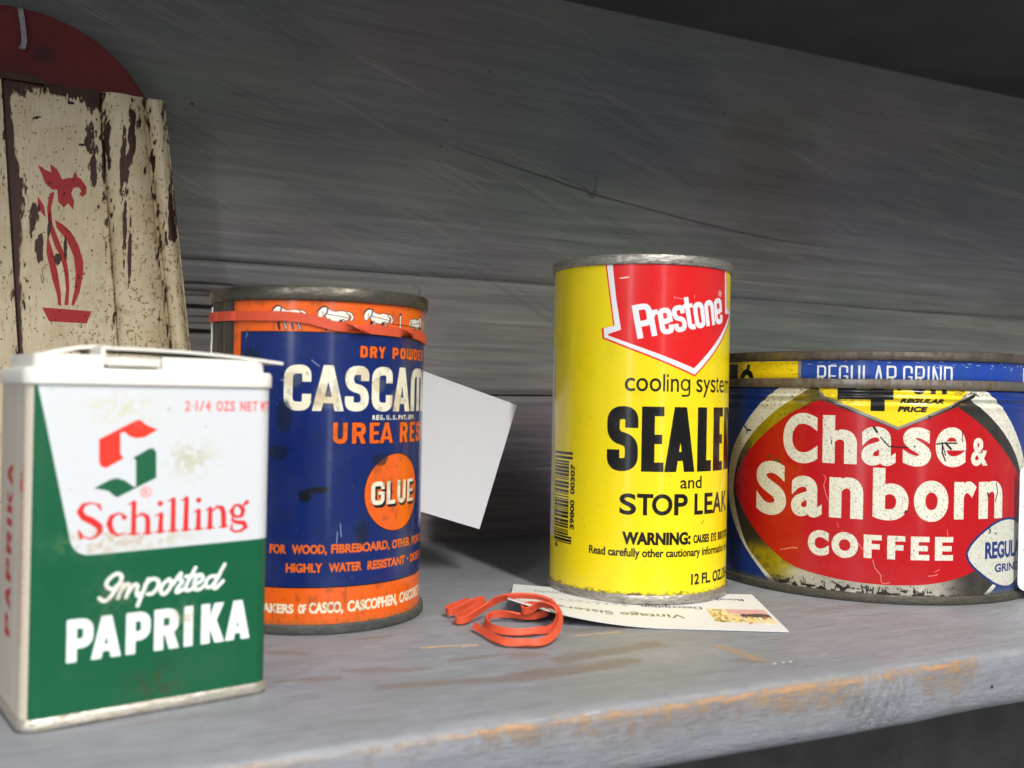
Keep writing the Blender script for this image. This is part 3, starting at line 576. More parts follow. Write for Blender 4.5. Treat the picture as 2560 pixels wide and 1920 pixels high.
# raised step with a notch in its front for the flap tab
def step_outline():
    o = []
    r = rrect(x0 + .0014, x1 - .0012, .0017, yb - .001, .003, 6)
    # front edge runs from last point (x0+r) to first (x1-r): insert the notch there
    return r + [(.0108, .0017), (.0108, .0034), (.0236, .0034), (.0236, .0017)]
so = step_outline()
prism('lid_step', [(so, .0768), (so, .0797), (inset(rrect(x0 + .0014, x1 - .0012, .0017, yb - .001, .003, 6) + [(.0108, .0017), (.0108, .0034), (.0236, .0034), (.0236, .0017)], .0001), .0800)], PLA, tin, sharp=30)
tab = box('lid_tab', .0114, .0231, .0013, .0036, .0776, .0789, PLA, tin, .0004)
def sheet(name, f, nx, ny, th, mat, parent, uv=None):
    vs, fs, uvs = [], [], []
    for k in (0, 1):
        for i in range(nx + 1):
            for j in range(ny + 1):
                p = f(i / nx, j / ny); vs.append((p[0], p[1], p[2] - th * k)); uvs.append(uv(i / nx, j / ny) if uv else (i / nx, j / ny))
    b = (nx + 1) * (ny + 1); q = lambda i, j, k: k * b + i * (ny + 1) + j
    for i in range(nx):
        for j in range(ny): fs.append((q(i, j, 0), q(i + 1, j, 0), q(i + 1, j + 1, 0), q(i, j + 1, 0))); fs.append((q(i, j, 1), q(i, j + 1, 1), q(i + 1, j + 1, 1), q(i + 1, j, 1)))
    for i in range(nx): fs.append((q(i, 0, 0), q(i, 0, 1), q(i + 1, 0, 1), q(i + 1, 0, 0))); fs.append((q(i, ny, 0), q(i + 1, ny, 0), q(i + 1, ny, 1), q(i, ny, 1)))
    for j in range(ny): fs.append((q(0, j, 0), q(0, j + 1, 0), q(0, j + 1, 1), q(0, j, 1))); fs.append((q(nx, j, 0), q(nx, j, 1), q(nx, j + 1, 1), q(nx, j + 1, 0)))
    return mesh_obj(name, vs, fs, mat, parent, uvs, True, 40)
# hinged flap: sprung a little open, tip sticking out on the right
fl = sheet('flap', lambda s, t: (.0106 + .0424 * s, .0020 + .026 * t - .0006 * math.sin(s * 3), .0820 + .0006 * math.sin(s * 2.6) - .0016 * s - .0009 * s * s), 24, 6, .0007, PLA, tin)
box('flap_lip', .0104, .0114, .0018, .020, .0778, .0822, PLA, tin, .0003)
sheet('rear_flap', lambda s, t: (.0005 + .0165 * s, .010 + .015 * t, .0803 + .0022 * math.sin(s * 2.3)), 12, 4, .0008, PLA, tin)

# ================================================================== 2. glue can
def can_a0(cx, cy): return math.atan2(-cy, -cx)
CAx, CAy = 0.0868, 0.3262
gl = empty('glue_can', (CAx, CAy, 0), 'dark blue and orange can lettered GLUE, half hidden behind the spice tin', 'can')
NB = (.02, .135, .40); OR = (.92, .39, .09); IV = (.92, .90, .80); DK = (.03, .045, .10)
def glue_art():
    c = Canvas(-108, 108, 0, 102, 10, NB)
    c.poly([(-108, 0), (108, 0), (108, 14.0), (-108, 14.0)], OR); c.poly([(-108, 90.4), (108, 90.4), (108, 102), (-108, 102)], OR); c.poly([(-30, 14), (-26.0, 14), (-26.0, 102), (-30, 102)], OR)
    for y in (90.35, 14.0): c.poly([(-26.2, y - .18), (108, y - .18), (108, y + .18), (-26.2, y + .18)], DK)
    c.poly([(-26.2, 14), (-25.8, 14), (-25.8, 90.3), (-26.2, 90.3)], DK)
    c.poly([(-60, 0), (-29.4, 0), (-29.4, 102), (-60, 102)], (.36, .33, .28), metal=.75)
    # horses
    def horse(x, k=1.0, flip=1, y=0):
        T = lambda P: [(x + flip * px * k, 91.0 + y + py * k) for px, py in P]
        body = T([(0, 4.4), (.4, 5.9), (1.3, 6.8), (2.4, 6.9), (3.4, 6.3), (4.4, 5.8), (5.6, 5.7), (7.0, 6.0), (8.4, 5.8), (9.3, 5.0), (9.5, 4.0), (9.0, 3.4), (8.0, 3.0), (5.5, 2.8), (3.2, 3.0), (2.6, 3.8), (2.2, 4.6), (1.6, 4.5), (1.1, 3.6), (.6, 3.5)])
        c.strokes([body + [body[0]]], DK, .34 * k); c.strokes([T([(.2, 6.0), (1.3, 7.0), (2.5, 7.0)])], DK, .5 * k); c.poly(body, (.94, .92, .86))
        tail = T([(9.0, 5.5), (10.0, 5.2), (10.5, 4.2), (10.1, 3.4)]); c.strokes([tail], DK, 1.0 * k); c.strokes([tail], (.94, .92, .86), .62 * k)
        c.strokes([T([(3.0, 6.7), (2.7, 5.4), (2.1, 4.5)]), ], (.12, .2, .42), .42 * k); c.strokes([T([(2.7, 4.9), (9.3, 4.0)])], DK, .16)
        for px in (3.4, 7.6):
            a = T([(px, 3.2), (px + .7, 1.6), (px + 1.3, .3)]); c.strokes([a], DK, .8 * k); c.strokes([a], (.90, .88, .82), .34 * k); c.strokes([T([(px - .8, 3.1), (px - 1.3, 1.5), (px - .9, .2)])], DK, .7 * k)
        c.strokes([T([(1.5, 5.6), (1.4, 4.8)])], (.15, .15, .2), .2)
    horse(-14.8); horse(-.9); horse(13.2); horse(42.5, .95, -1, -.3); horse(56, .95, -1, -.3); horse(70, 1, -1)
    for x in (27.4, 43.6): c.strokes([[(x, 92.0), (x, 97.0)]], DK, 1.1); c.strokes([[(x, 92.0), (x, 96.6)]], (.93, .9, .84), .7)
    c.strokes([[(23.5, 94.0), (43, 93.6)]], DK, .22)
    def line(items, base, h, t, col, r=None, dark=.0):
        for ch, x, w in items:
            if dark: c.block(ch, x, w, base, h, t, DK, r, grow=dark)
            c.block(ch, x, w, base, h, t, col, r)
    line([('D', 12.3, 2.5), ('R', 15.5, 2.6), ('Y', 18.5, 2.8), ('P', 24.1, 2.7), ('O', 27.6, 2.8), ('W', 31.0, 4.0), ('D', 35.7, 2.8), ('E', 39.3, 2.5), ('R', 42.6, 2.8)], 83.15, 3.6, .95, OR, dark=.35)
    cas = [('C', -10.6, 8.2), ('A', -2.1, 9.5), ('S', 7.7, 7.7), ('C', 16.4, 8.0), ('A', 24.7, 8.6), ('M', 34.0, 11.8), ('I', 46.6, 2.6), ('T', 50, 7), ('E', 58, 6.5)]
    line(cas, 66.8, 13.8, 2.7, IV, 3.0)
    for k, ch in enumerate('REG.U.S.PAT.OFF.'):
        x = 16.9 + k * 1.32
        if ch == '.': c.poly([(x, 64.2), (x + .5, 64.2), (x + .5, 64.7), (x, 64.7)], IV)
        else: c.text(ch, x - .1, x + 1.0, 64.2, 1.5, IV, .2)
    line([('U', 4.3, 4.4), ('R', 10.1, 4.5), ('E', 15.9, 3.6), ('A', 19.6, 5.4), ('R', 28.2, 4.3), ('E', 33.9, 3.6), ('S', 38.5, 4.4), ('I', 44.2, 1.5), ('N', 47.2, 4.6)], 57.0, 6.4, 1.45, OR, dark=.45)
    th = np.linspace(0, 2 * np.pi, 80); cx, cy, rx, ry = 26.9, 41.6, 12.3, 11.95
    c.poly(np.stack([cx + (rx + .3) * np.cos(th), cy + (ry + .3) * np.sin(th)], 1), DK); c.poly(np.stack([cx + rx * np.cos(th), cy + ry * np.sin(th)], 1), OR)
    glu = [('G', 16.9, 5.0), ('L', 22.9, 3.7), ('U', 27.6, 4.3), ('E', 33.0, 3.8)]
    for ch, x, w in glu:
        for d in (.3, .6, .9): c.block(ch, x, w, 38.0, 7.2, 1.4, DK, 1.3, dx=d * .7, dy=-d)
    line(glu, 38.0, 7.2, 1.4, IV, 1.3)
    O2 = (.90, .40, .14)
    for t, a, b, base, cp in (('FOR', -14.1, -9.0, 24.05, 2.75), ('WOOD,', -7.2, 3.2, 24.05, 2.75), ('FIBREBOARD,', 4.4, 24.4, 24.1, 2.75), ('OTHER', 25.5, 35.0, 23.9, 2.75), ('POROUS', 36.7, 50, 23.7, 2.75),
                         ('HIGHLY', -8.9, 1.9, 18.5, 2.75), ('WATER', 3.8, 14.1, 18.5, 2.75), ('RESISTANT', 16.0, 32.2, 18.4, 2.75), ('DOES', 35.8, 44, 18.3, 2.75), ('NOT', 45.5, 52, 18.3, 2.75)):
        c.text(t, a, b, base, cp, DK, .55, .6); c.text(t, a, b, base, cp, O2, .34)
    th = np.linspace(0, 6.3, 12); c.poly([(33.9 + .4 * math.cos(a), 19.8 + .4 * math.sin(a)) for a in th], O2)
    for t, a, b, cp in (('MAKERS', -18.4, -6.3, 2.8), ('OF', -5.0, -2.6, 2.8), ('CASCO,', -1.8, 8.4, 3.3), ('CASCOPHEN,', 9.7, 28.4, 3.3), ('CASCOREZ', 29.5, 44.6, 3.3), ('GLUES', 46.5, 56, 3.3)):
        c.text(t, a, b, 6.3, cp, IV, .34)
    # wear
    X = (np.arange(c.W) / c.ppm - 108)[None, :]; Y = (np.arange(c.H) / c.ppm)[:, None]; nz = fbm(c.H, c.W, 12, 12, 77, 4); nz2 = fbm(c.H, c.W, 26, 18, 78, 4)
    def blot(x, y, rx, ry, col, op, n=nz):
        q = sstep(.1, .45, np.exp(-((X - x) / rx) ** 2 - ((Y - y) / ry) ** 2) * (.55 + n)) * op; c.a[:] = c.a * (1 - q[..., None]) + np.array(col) * q[..., None]
    blot(-3.6, 41.2, 1.6, 1.7, (.035, .06, .10), .9); blot(-.2, 43, 2.6, .9, (.035, .06, .10), .85); blot(1.8, 43.3, 1.6, .7, (.04, .07, .11), .8)
    for a in ((-10.5, 65, 2.2, 4), (-12, 54, 3, 2), (-22, 82, 3, 3), (14, 30, 2, 3), (20, 52, 2.4, 1.6)): blot(*a, (.07, .10, .16), .6)
    for a in ((-8, 76, 2.4, 2.0), (2, 70, 3.4, 2.2), (1, 72.5, 2, 2), (26, 70, 2.2, 3.0), (13, 78, 2, 2), (19, 75, 2, 2)): blot(*a, (.70, .58, .38), .32)
    g = sstep(.56, .8, nz2) * .2; c.a[:] = c.a * (1 - g[..., None]) + np.array((.16, .17, .18)) * g[..., None]
    low = sstep(5, 1.5, Y) * sstep(.35, .6, nz) * .8; c.a[:] = c.a * (1 - low[..., None]) + np.array((.45, .40, .30)) * low[..., None]
    for p in ([(-2.4, 82), (-1.2, 81), (-.1, 80.2)], [(6, 27), (6.2, 30.5)], [(-11.5, 76), (-9.5, 75.4)], [(7, 33), (7.4, 29)], [(-24, 88.5), (-23.4, 90.2)]): c.strokes([p], (.75, .8, .85), .22, op=.8)
    for k in range(60):
        x, y = rng.uniform(-30, 60), rng.uniform(12, 92); c.strokes([[(x, y), (x + rng.uniform(-.6, .6), y + rng.uniform(-1, 1))]], (.45, .55, .68), .14, op=.55)
    return c.image('glue_print', True)
gi, gb = glue_art(); GLM = litho('glue_litho', gi, gb, .22, coat=.8)
RB = .0344
def seamwarp(t, z):
    u = t * RB * 1000
    if -48 < u < -28.9:
        return .0011 * math.exp(-((u + 41.5) / 1.1) ** 2) + .0006 * math.exp(-((u + 37.5) / .8) ** 2) + .0007 * math.exp(-((u + 33) / 1.4) ** 2) - .0004 * math.exp(-((u + 39.6) / .6) ** 2)
    return 0
a0 = can_a0(CAx, CAy)
lathe('body', [(RB, z) for z in (.0, .002, .01, .03, .05, .07, .09, .0985, .1005)], GLM, gl, 512, lambda t, r, z: ((t * RB * 1000 + 108) / 216, z * 1000 / 102), seamwarp, True, None, a0)
lathe('bottom_rim', seam(RB + .0004, .0, .0030, .0009)[::1], RIM_GREEN, gl, 256, a0=a0)
lathe('top_rim', seam(RB + .0001, .0998, .1042, .0011), RIM_DARK, gl, 256, a0=a0)
lathe('can_end', [(RB - .001, .1030), (RB - .0018, .1008), (RB - .006, .1004), (.0001, .1004)], ENDTIN, gl, 96, a0=a0)
for kz, du in ((0, -43.6), (1, -41.6)):    # white thread-like flakes along the folded seam
    P = []
    for i in range(40):
        z = .035 + .0634 * i / 39; ang = a0 + (du + .25 * math.sin(i * 1.3 + kz * 2) + .2 * math.sin(i * 2.9)) / (RB * 1000); r = RB + seamwarp((du) / (RB * 1000), z) + .0004; P.append((r * math.cos(ang), r * math.sin(ang), z))
    ribbon('paint_flake', P, [(-math.sin(a0 + du / 34.4), math.cos(a0 + du / 34.4), 0)] * 40, .0005 - .0002 * kz, .0003, simple('flake_white%d' % kz, (.85, .83, .78), .5), gl)
# rubber band round the can
BANDM = simple('red_rubber', (.70, .085, .03), .6, 0, 600, .12, .00008)
zk = [(-108, 94.5), (-70, 94.6), (-47, 95.4), (-30, 95.2), (-9.5, 94.9), (-3, 94.2), (3.7, 92.4), (10, 92.0), (18, 91.8), (26, 91.5), (32, 91.7), (40, 90.9), (46, 90.3), (53, 90.3), (80, 92.5), (108, 94.5)]
P, Wd = [], []
for i in range(360):
    u = -108 + 216 * i / 360; z = np.interp(u, [a for a, _ in zk], [b for _, b in zk]) / 1000; ang = a0 + u / 34.4
    tw = math.pi * (float(sstep(5, 16, u)) + float(sstep(24, 34, u))); rr = RB + .0005 + .0011 * abs(math.sin(tw)) + max(0, seamwarp(u / 34.4, z)) 
    if u < -28 and u > -50: rr = max(RB + .0004, RB + max(seamwarp(v / 34.4, z) for v in np.arange(u - 3.5, u + 3.6, .5)) + .0003)
    R_ = Vector((math.cos(ang), math.sin(ang), 0)); P.append(R_ * rr + Vector((0, 0, z))); Wd.append(Vector((0, 0, 1)) * math.cos(tw) + R_ * math.sin(tw))
bd = ribbon('rubber_band', P, Wd, .0029, .0007, BANDM, None, True); bd.location = (CAx, CAy, 0)
prop(bd, 'flat red rubber band stretched round the top of the blue glue can', 'rubber band')
# white card tucked behind the can
CARDW = simple('white_card', (.74, .755, .785), .55, 0, 200, .03)
ca_ = math.radians(-17.5); yc = CAy + .0362; cr = Vector((.1780, yc, .0682)); ex = Vector((math.cos(ca_), 0, math.sin(ca_))); ez = Vector((math.sin(-ca_) * -1, 0, math.cos(ca_))); ez = Vector((-math.sin(ca_), 0, math.cos(ca_)))
wc = sheet('white_card', lambda s, t: tuple(Vector((0, 0, 0)) - ex * (.089 * (1 - s)) - ez * (.051 * (1 - t))), 8, 4, .0, CARDW, None)
me = wc.data; bm = bmesh.new()
vv = [Vector((0, 0, 0)) - ex * (.089 * a) - ez * (.0520 * b) + Vector((0, c, 0)) for c in (0, .0004) for a, b in ((1, 1), (0, 1), (0, 0), (1, 0))]
bv = [bm.verts.new(v) for v in vv]
for q in ((0, 1, 2, 3), (7, 6, 5, 4), (0, 4, 5, 1), (1, 5, 6, 2), (2, 6, 7, 3), (3, 7, 4, 0)): bm.faces.new([bv[i] for i in q])
bm.to_mesh(me); bm.free(); wc.location = cr
prop(wc, 'blank white card tilted behind the blue glue can', 'card')
ART = dict(POT=[(3.7, 103.2), (21.5, 102.6), (19.9, 97.7), (6.3, 97.9)],
 LEAFL=[(5.0, 131.7), (4.8, 124.9), (7.0, 115.0), (8.8, 108.8), (9.5, 104.3), (10.5, 104.3), (10.2, 109.8), (9.0, 117.0), (7.2, 125.1)],
 STEM=[(7.2, 148.7), (5.5, 148.1), (4.7, 142.1), (5.4, 134.9), (7.6, 127.8), (9.9, 123.4), (11.4, 117.2), (12.1, 110.8), (11.6, 104.6), (13.0, 104.6), (13.3, 110.9), (12.9, 117.3), (11.8, 123.6), (9.2, 129.8), (6.8, 135.9), (6.1, 142.2)],
 LEAFR=[(7.6, 137.8), (8.3, 134.7), (12.1, 130.0), (14.7, 123.8), (15.5, 117.4), (15.2, 111.0), (14.1, 104.7), (15.1, 104.6), (17.1, 110.2), (18.2, 117.6), (18.1, 122.2), (16.3, 128.5), (13.3, 133.8), (10.3, 136.3)],
 SMALL=[(1.3, 146.5), (3.6, 142.9), (4.3, 138.6), (2.8, 140.1), (1.4, 142.7)],
 BIRD=[(1.1, 158.8), (3.6, 157.2), (5.9, 156.3), (5.5, 159.5), (7.8, 157.9), (8.9, 156.0), (9.8, 154.0), (12.4, 154.9), (13.7, 154.9), (14.2, 157.7), (15.4, 155.5), (16.6, 155.0), (18.8, 151.8), (18.6, 149.2), (17.2, 147.9), (16.2, 148.9), (16.9, 150.2), (15.9, 151.6), (14.0, 151.1), (13.2, 148.9), (14.3, 145.8), (14.0, 142.5), (12.2, 144.9), (10.6, 143.0), (8.6, 145.2), (8.2, 149.7), (6.3, 149.7), (3.8, 152.0), (2.5, 155.5)])

# ================================================================== 3. sealer can
PRx, PRy = 0.2088, 0.3193
se = empty('sealer_can', (PRx, PRy, 0.0007), 'bright yellow can lettered SEALER with a red arrow, standing on the printed card', 'can')
YE = (.93, .84, .05); BK = (.03, .028, .025); PR_R = (.87, .09, .10); PW = (.90, .91, .92)
def sealer_art():
    c = Canvas(-104, 104, 0, 119, 9, YE)
    th = np.linspace(0, 6.3, 24)
    def arrow(d, col, top=125):
        L = [(-12.6 - d, top), (-12.6 - d + .1, 117.7), (-9.3 - d, 96.7 - d * .2), (-13.4 - d * 1.6, 95.9 - d * .2), (-13.1 - d * 1.4, 92.6 - d * .8), (20.3, 80.0 - d * 1.3), (46.5 + d * 1.2, 103.2 - d), (46.6 + d, 104.9 + d * .3), (40.2 + d, 104.5 + d * .2), (38.5 + d, 118), (38.5 + d, top)]
        c.poly(L, col)
    arrow(.45, PR_R); arrow(0, PW)
    c.poly([(-10.6, 125), (-10.3, 117.7), (-8.8, 106), (-6.9, 95.3), (-11.7, 93.7), (-11.4, 93.2), (19.9, 82.3), (43.8, 102.9), (38.2, 102.6), (37.4, 112), (37.2, 125)], PR_R)
    ang = math.radians(11.1); ca, sa = math.cos(ang), math.sin(ang)
    c.tf = lambda p: np.stack([-1.1 + p[:, 0] * ca - p[:, 1] * sa, 92.0 + p[:, 0] * sa + p[:, 1] * ca], 1)
    for ch, a, b, y0, y1 in (('P', 0, 6.6, 0, 11.9), ('r', 5.0, 8.6, 0, 9.1), ('e', 8.3, 13.4, -.2, 9.2), ('s', 13.5, 18.4, -.2, 9.2), ('t', 18.0, 22.0, -.1, 11.4), ('o', 21.9, 26.9, -.2, 9.2), ('n', 27.1, 32.2, 0, 9.1), ('e', 32.4, 37.9, -.2, 9.2)):
        if ch == 'P': c.block('P', a, b - a, 0, 11.9, 2.1, PW, 2.0)
        elif ch == 'o': c.block('O', a, b - a, y0, y1 - y0, 1.9, PW, 2.2)
        elif ch == 's': c.block('S', a, b - a, y0, y1 - y0, 1.75, PW, 1.6)
        elif ch == 'n':
            c.strokes([fillet([(a + .95, 0), (a + .95, 8.2), (b - .95, 8.2), (b - .95, 0)], 1.6)], PW, 1.9, round_=False)
        elif ch == 'e':
            c.strokes([fillet([(a + 1, 4.4), (b - .95, 4.4), (b - .95, 8.25), (a + .95, 8.25), (a + .95, .75), (b - .95, .75), (b - .95, 3.0)], 1.5)], PW, 1.85, round_=False)
            c.poly([(a + 1, 3.9), (b, 3.9), (b, 5.0), (a + 1, 5.0)], PW)
        elif ch == 'r': c.strokes([[(a + 1.0, 0), (a + 1.0, 9.1)]], PW, 2.0, round_=False); c.strokes([fillet([(a + 1.4, 6.6), (a + 1.6, 8.1), (b, 8.2)], 1.0)], PW, 1.8, round_=False)
        elif ch == 't': c.strokes([fillet([(a + 1.7, 11.5), (a + 1.7, .9), (b, .8)], 1.2)], PW, 1.9, round_=False); c.poly([(a, 7.6), (b, 7.6), (b, 9.1), (a, 9.1)], PW)
    c.tf = None
    c.strokes([[(33.5 + 1.0 * math.cos(t), 109.6 + 1.0 * math.sin(t)) for t in th]], PW, .22); c.text('R', 33.1, 33.95, 109.0, 1.2, PW, .12)
    def ft(t, a, b, base, cap, bold, col=BK): c.text(t, a, b, base, cap, col, bold)
    for ch, a, b in (('c', -5.2, -1.7), ('o', -1.2, 2.8), ('o', 3.4, 7.4), ('l', 8.1, 8.8), ('i', 9.4, 10.1), ('n', 10.9, 13.9), ('g', 14.7, 18.5), ('s', 21.1, 24.0), ('y', 24.3, 28.0), ('s', 28.3, 31.3), ('t', 31.6, 33.6), ('e', 34.0, 38.0), ('m', 39.0, 45.0)):
        y0, y1 = {'l': (74.0, 80.0), 'i': (74.0, 80.0), 'g': (72.2, 78.5), 'y': (72.2, 78.4), 't': (73.9, 79.6)}.get(ch, (73.9, 78.5)); 
        if ch == 'g':
            c.strokes([[(16.5 + 1.55 * math.cos(t), 76.4 + 1.8 * math.sin(t)) for t in th], fillet([(18.15, 78.4), (18.15, 72.6), (15.0, 72.6)], 1.2)], BK, .62, round_=False)
        else: c.glyph(ch, a, b, y0, y1, BK, .06)
    SE = [('S', -11.3, 11.0), ('E', .9, 7.8), ('A', 9.0, 11.8), ('L', 22.0, 7.2), ('E', 30.4, 7.2), ('R', 39.0, 9.4)]
    for ch, x, w in SE: c.block(ch, x, w, 46.0, 22.6, {'A': 4.3}.get(ch, 4.5), BK, 3.2)
    ft('and', 15.1, 24.3, 40.2, 4.3, .12)
    for ch, a, b in (('S', -6.4, -.6), ('T', -.3, 5.3), ('O', 4.9, 12.2), ('P', 12.9, 18.2), ('L', 21.1, 25.2), ('E', 25.9, 30.6), ('A', 30.6, 37.0), ('K', 37.5, 43.2)): c.glyph(ch, a, b, 30.9, 38.3, BK, .5)
    ft('WARNING:', -5.2, 19.7, 20.6, 4.4, .5); ft('CAUSES', 20.9, 28.8, 20.9, 2.9, .25); ft('EYE', 29.9, 33.6, 20.9, 2.9, .25); ft('IRRITATION.', 34.8, 47, 20.9, 2.9, .25)
    ft('Read carefully other cautionary information on back', -17.7, 52, 16.4, 2.9, .18)
    ft('12 FL. OZ./354', 20.2, 46.5, 6.4, 3.8, .32)
    r2 = np.random.default_rng(11); z = 18.4
    while z < 51.2:
        w = r2.choice([.32, .32, .65, .95]); long = z < 21 or z > 48.8
        c.poly([(-39.0, z), (-26.2 if long else -28.2, z), (-26.2 if long else -28.2, z + w), (-39.0, z + w)], BK); z += w + r2.choice([.32, .35, .7])
    c.tf = lambda p: np.stack([-24.9 - p[:, 1], p[:, 0]], 1); ft('39800', 23.8, 34.4, 0, 2.3, .3); ft('00307', 36.4, 47.2, 0, 2.3, .3)
    c.tf = lambda p: np.stack([-35.4 - p[:, 1], p[:, 0]], 1); ft('0', 16.2, 18.0, 0, 2.3, .3); c.tf = None
    c.poly([(-60, 19.3), (-40.7, 19.3), (-41.6, 89.5), (-60, 89.5)], (.90, .90, .88)); c.strokes([[(-40.7, 19.3), (-41.6, 89.5)]], (.75, .12, .12), .5)
    for x, y in ((-7.5, 113.3), (-6.2, 113.5)): c.strokes([[(x, y), (x + 1.6, y + .1)]], (.95, .85, .78), .45)
    for p in ([(12.2, 106.8), (13.5, 106.5), (14.6, 106.4)], [(19.6, 108.1), (19.7, 107.0)], [(11.5, 107), (11.8, 106.5)]): c.strokes([p], (.95, .70, .66), .22)
    for x, y in ((18.6, 94.5), (20.2, 97.5), (30.5, 95.8), (31.1, 98.3), (30.2, 98.9)): c.strokes([[(x, y), (x + .1, y)]], (.35, .12, .08), .35)
    c.strokes([[(24.5, 27.5), (25.8, 28.6)]], BK, .2); c.strokes([[(38.4, 24), (37.2, 55)]], (.96, .95, .6), .12, op=.5)
    # rubbed edges and grime
    X = (np.arange(c.W) / c.ppm - 104)[None, :]; Y = (np.arange(c.H) / c.ppm)[:, None]
    nz = fbm(c.H, c.W, 5, 12, 61, 4); g = np.maximum(sstep(4.3, 2.2, Y + (nz - .5) * 3.4), 0); c.a[:] = c.a * (1 - g[..., None]) + np.array((.32, .30, .25)) * g[..., None]
    n2 = fbm(c.H, c.W, 60, 60, 62, 5); q = sstep(.55, .8, n2) * .07; c.a[:] = c.a * (1 - q[..., None]) + np.array((.55, .46, .05)) * q[..., None]
    for k in range(70):
        x, y = rng.uniform(-40, 45), rng.uniform(3, 80); c.strokes([[(x, y), (x + rng.uniform(-.5, .5), y + rng.uniform(-.4, .4))]], (.45, .36, .08), rng.uniform(.08, .22), op=.6)
    return c.image('sealer_print')[0]
SEM = litho('sealer_litho', sealer_art(), None, .22, coat=.7)
RP = .0331; a0 = can_a0(PRx, PRy)
lathe('body', [(RP, z) for z in (.0020, .004, .02, .04, .06, .08, .10, .115, .1185)], SEM, se, 384, lambda t, r, z: ((t * RP * 1000 + 104) / 208, z * 1000 / 119), None, True, None, a0)
lathe('bottom_rim', seam(RP + .0001, .0, .0033, .0008), tin_metal('worn_bottom_seam', (.50, .475, .41), (.20, .18, .15), .34, (.40, .66), 150), se, 256, a0=a0)
lathe('top_rim', seam(RP, .1181, .1217, .0008), RIM_BRIGHT, se, 256, a0=a0)
lathe('can_end', [(RP - .001, .1208), (RP - .0018, .1185), (RP - .006, .1180), (.0001, .1180)], ENDTIN, se, 96, a0=a0)

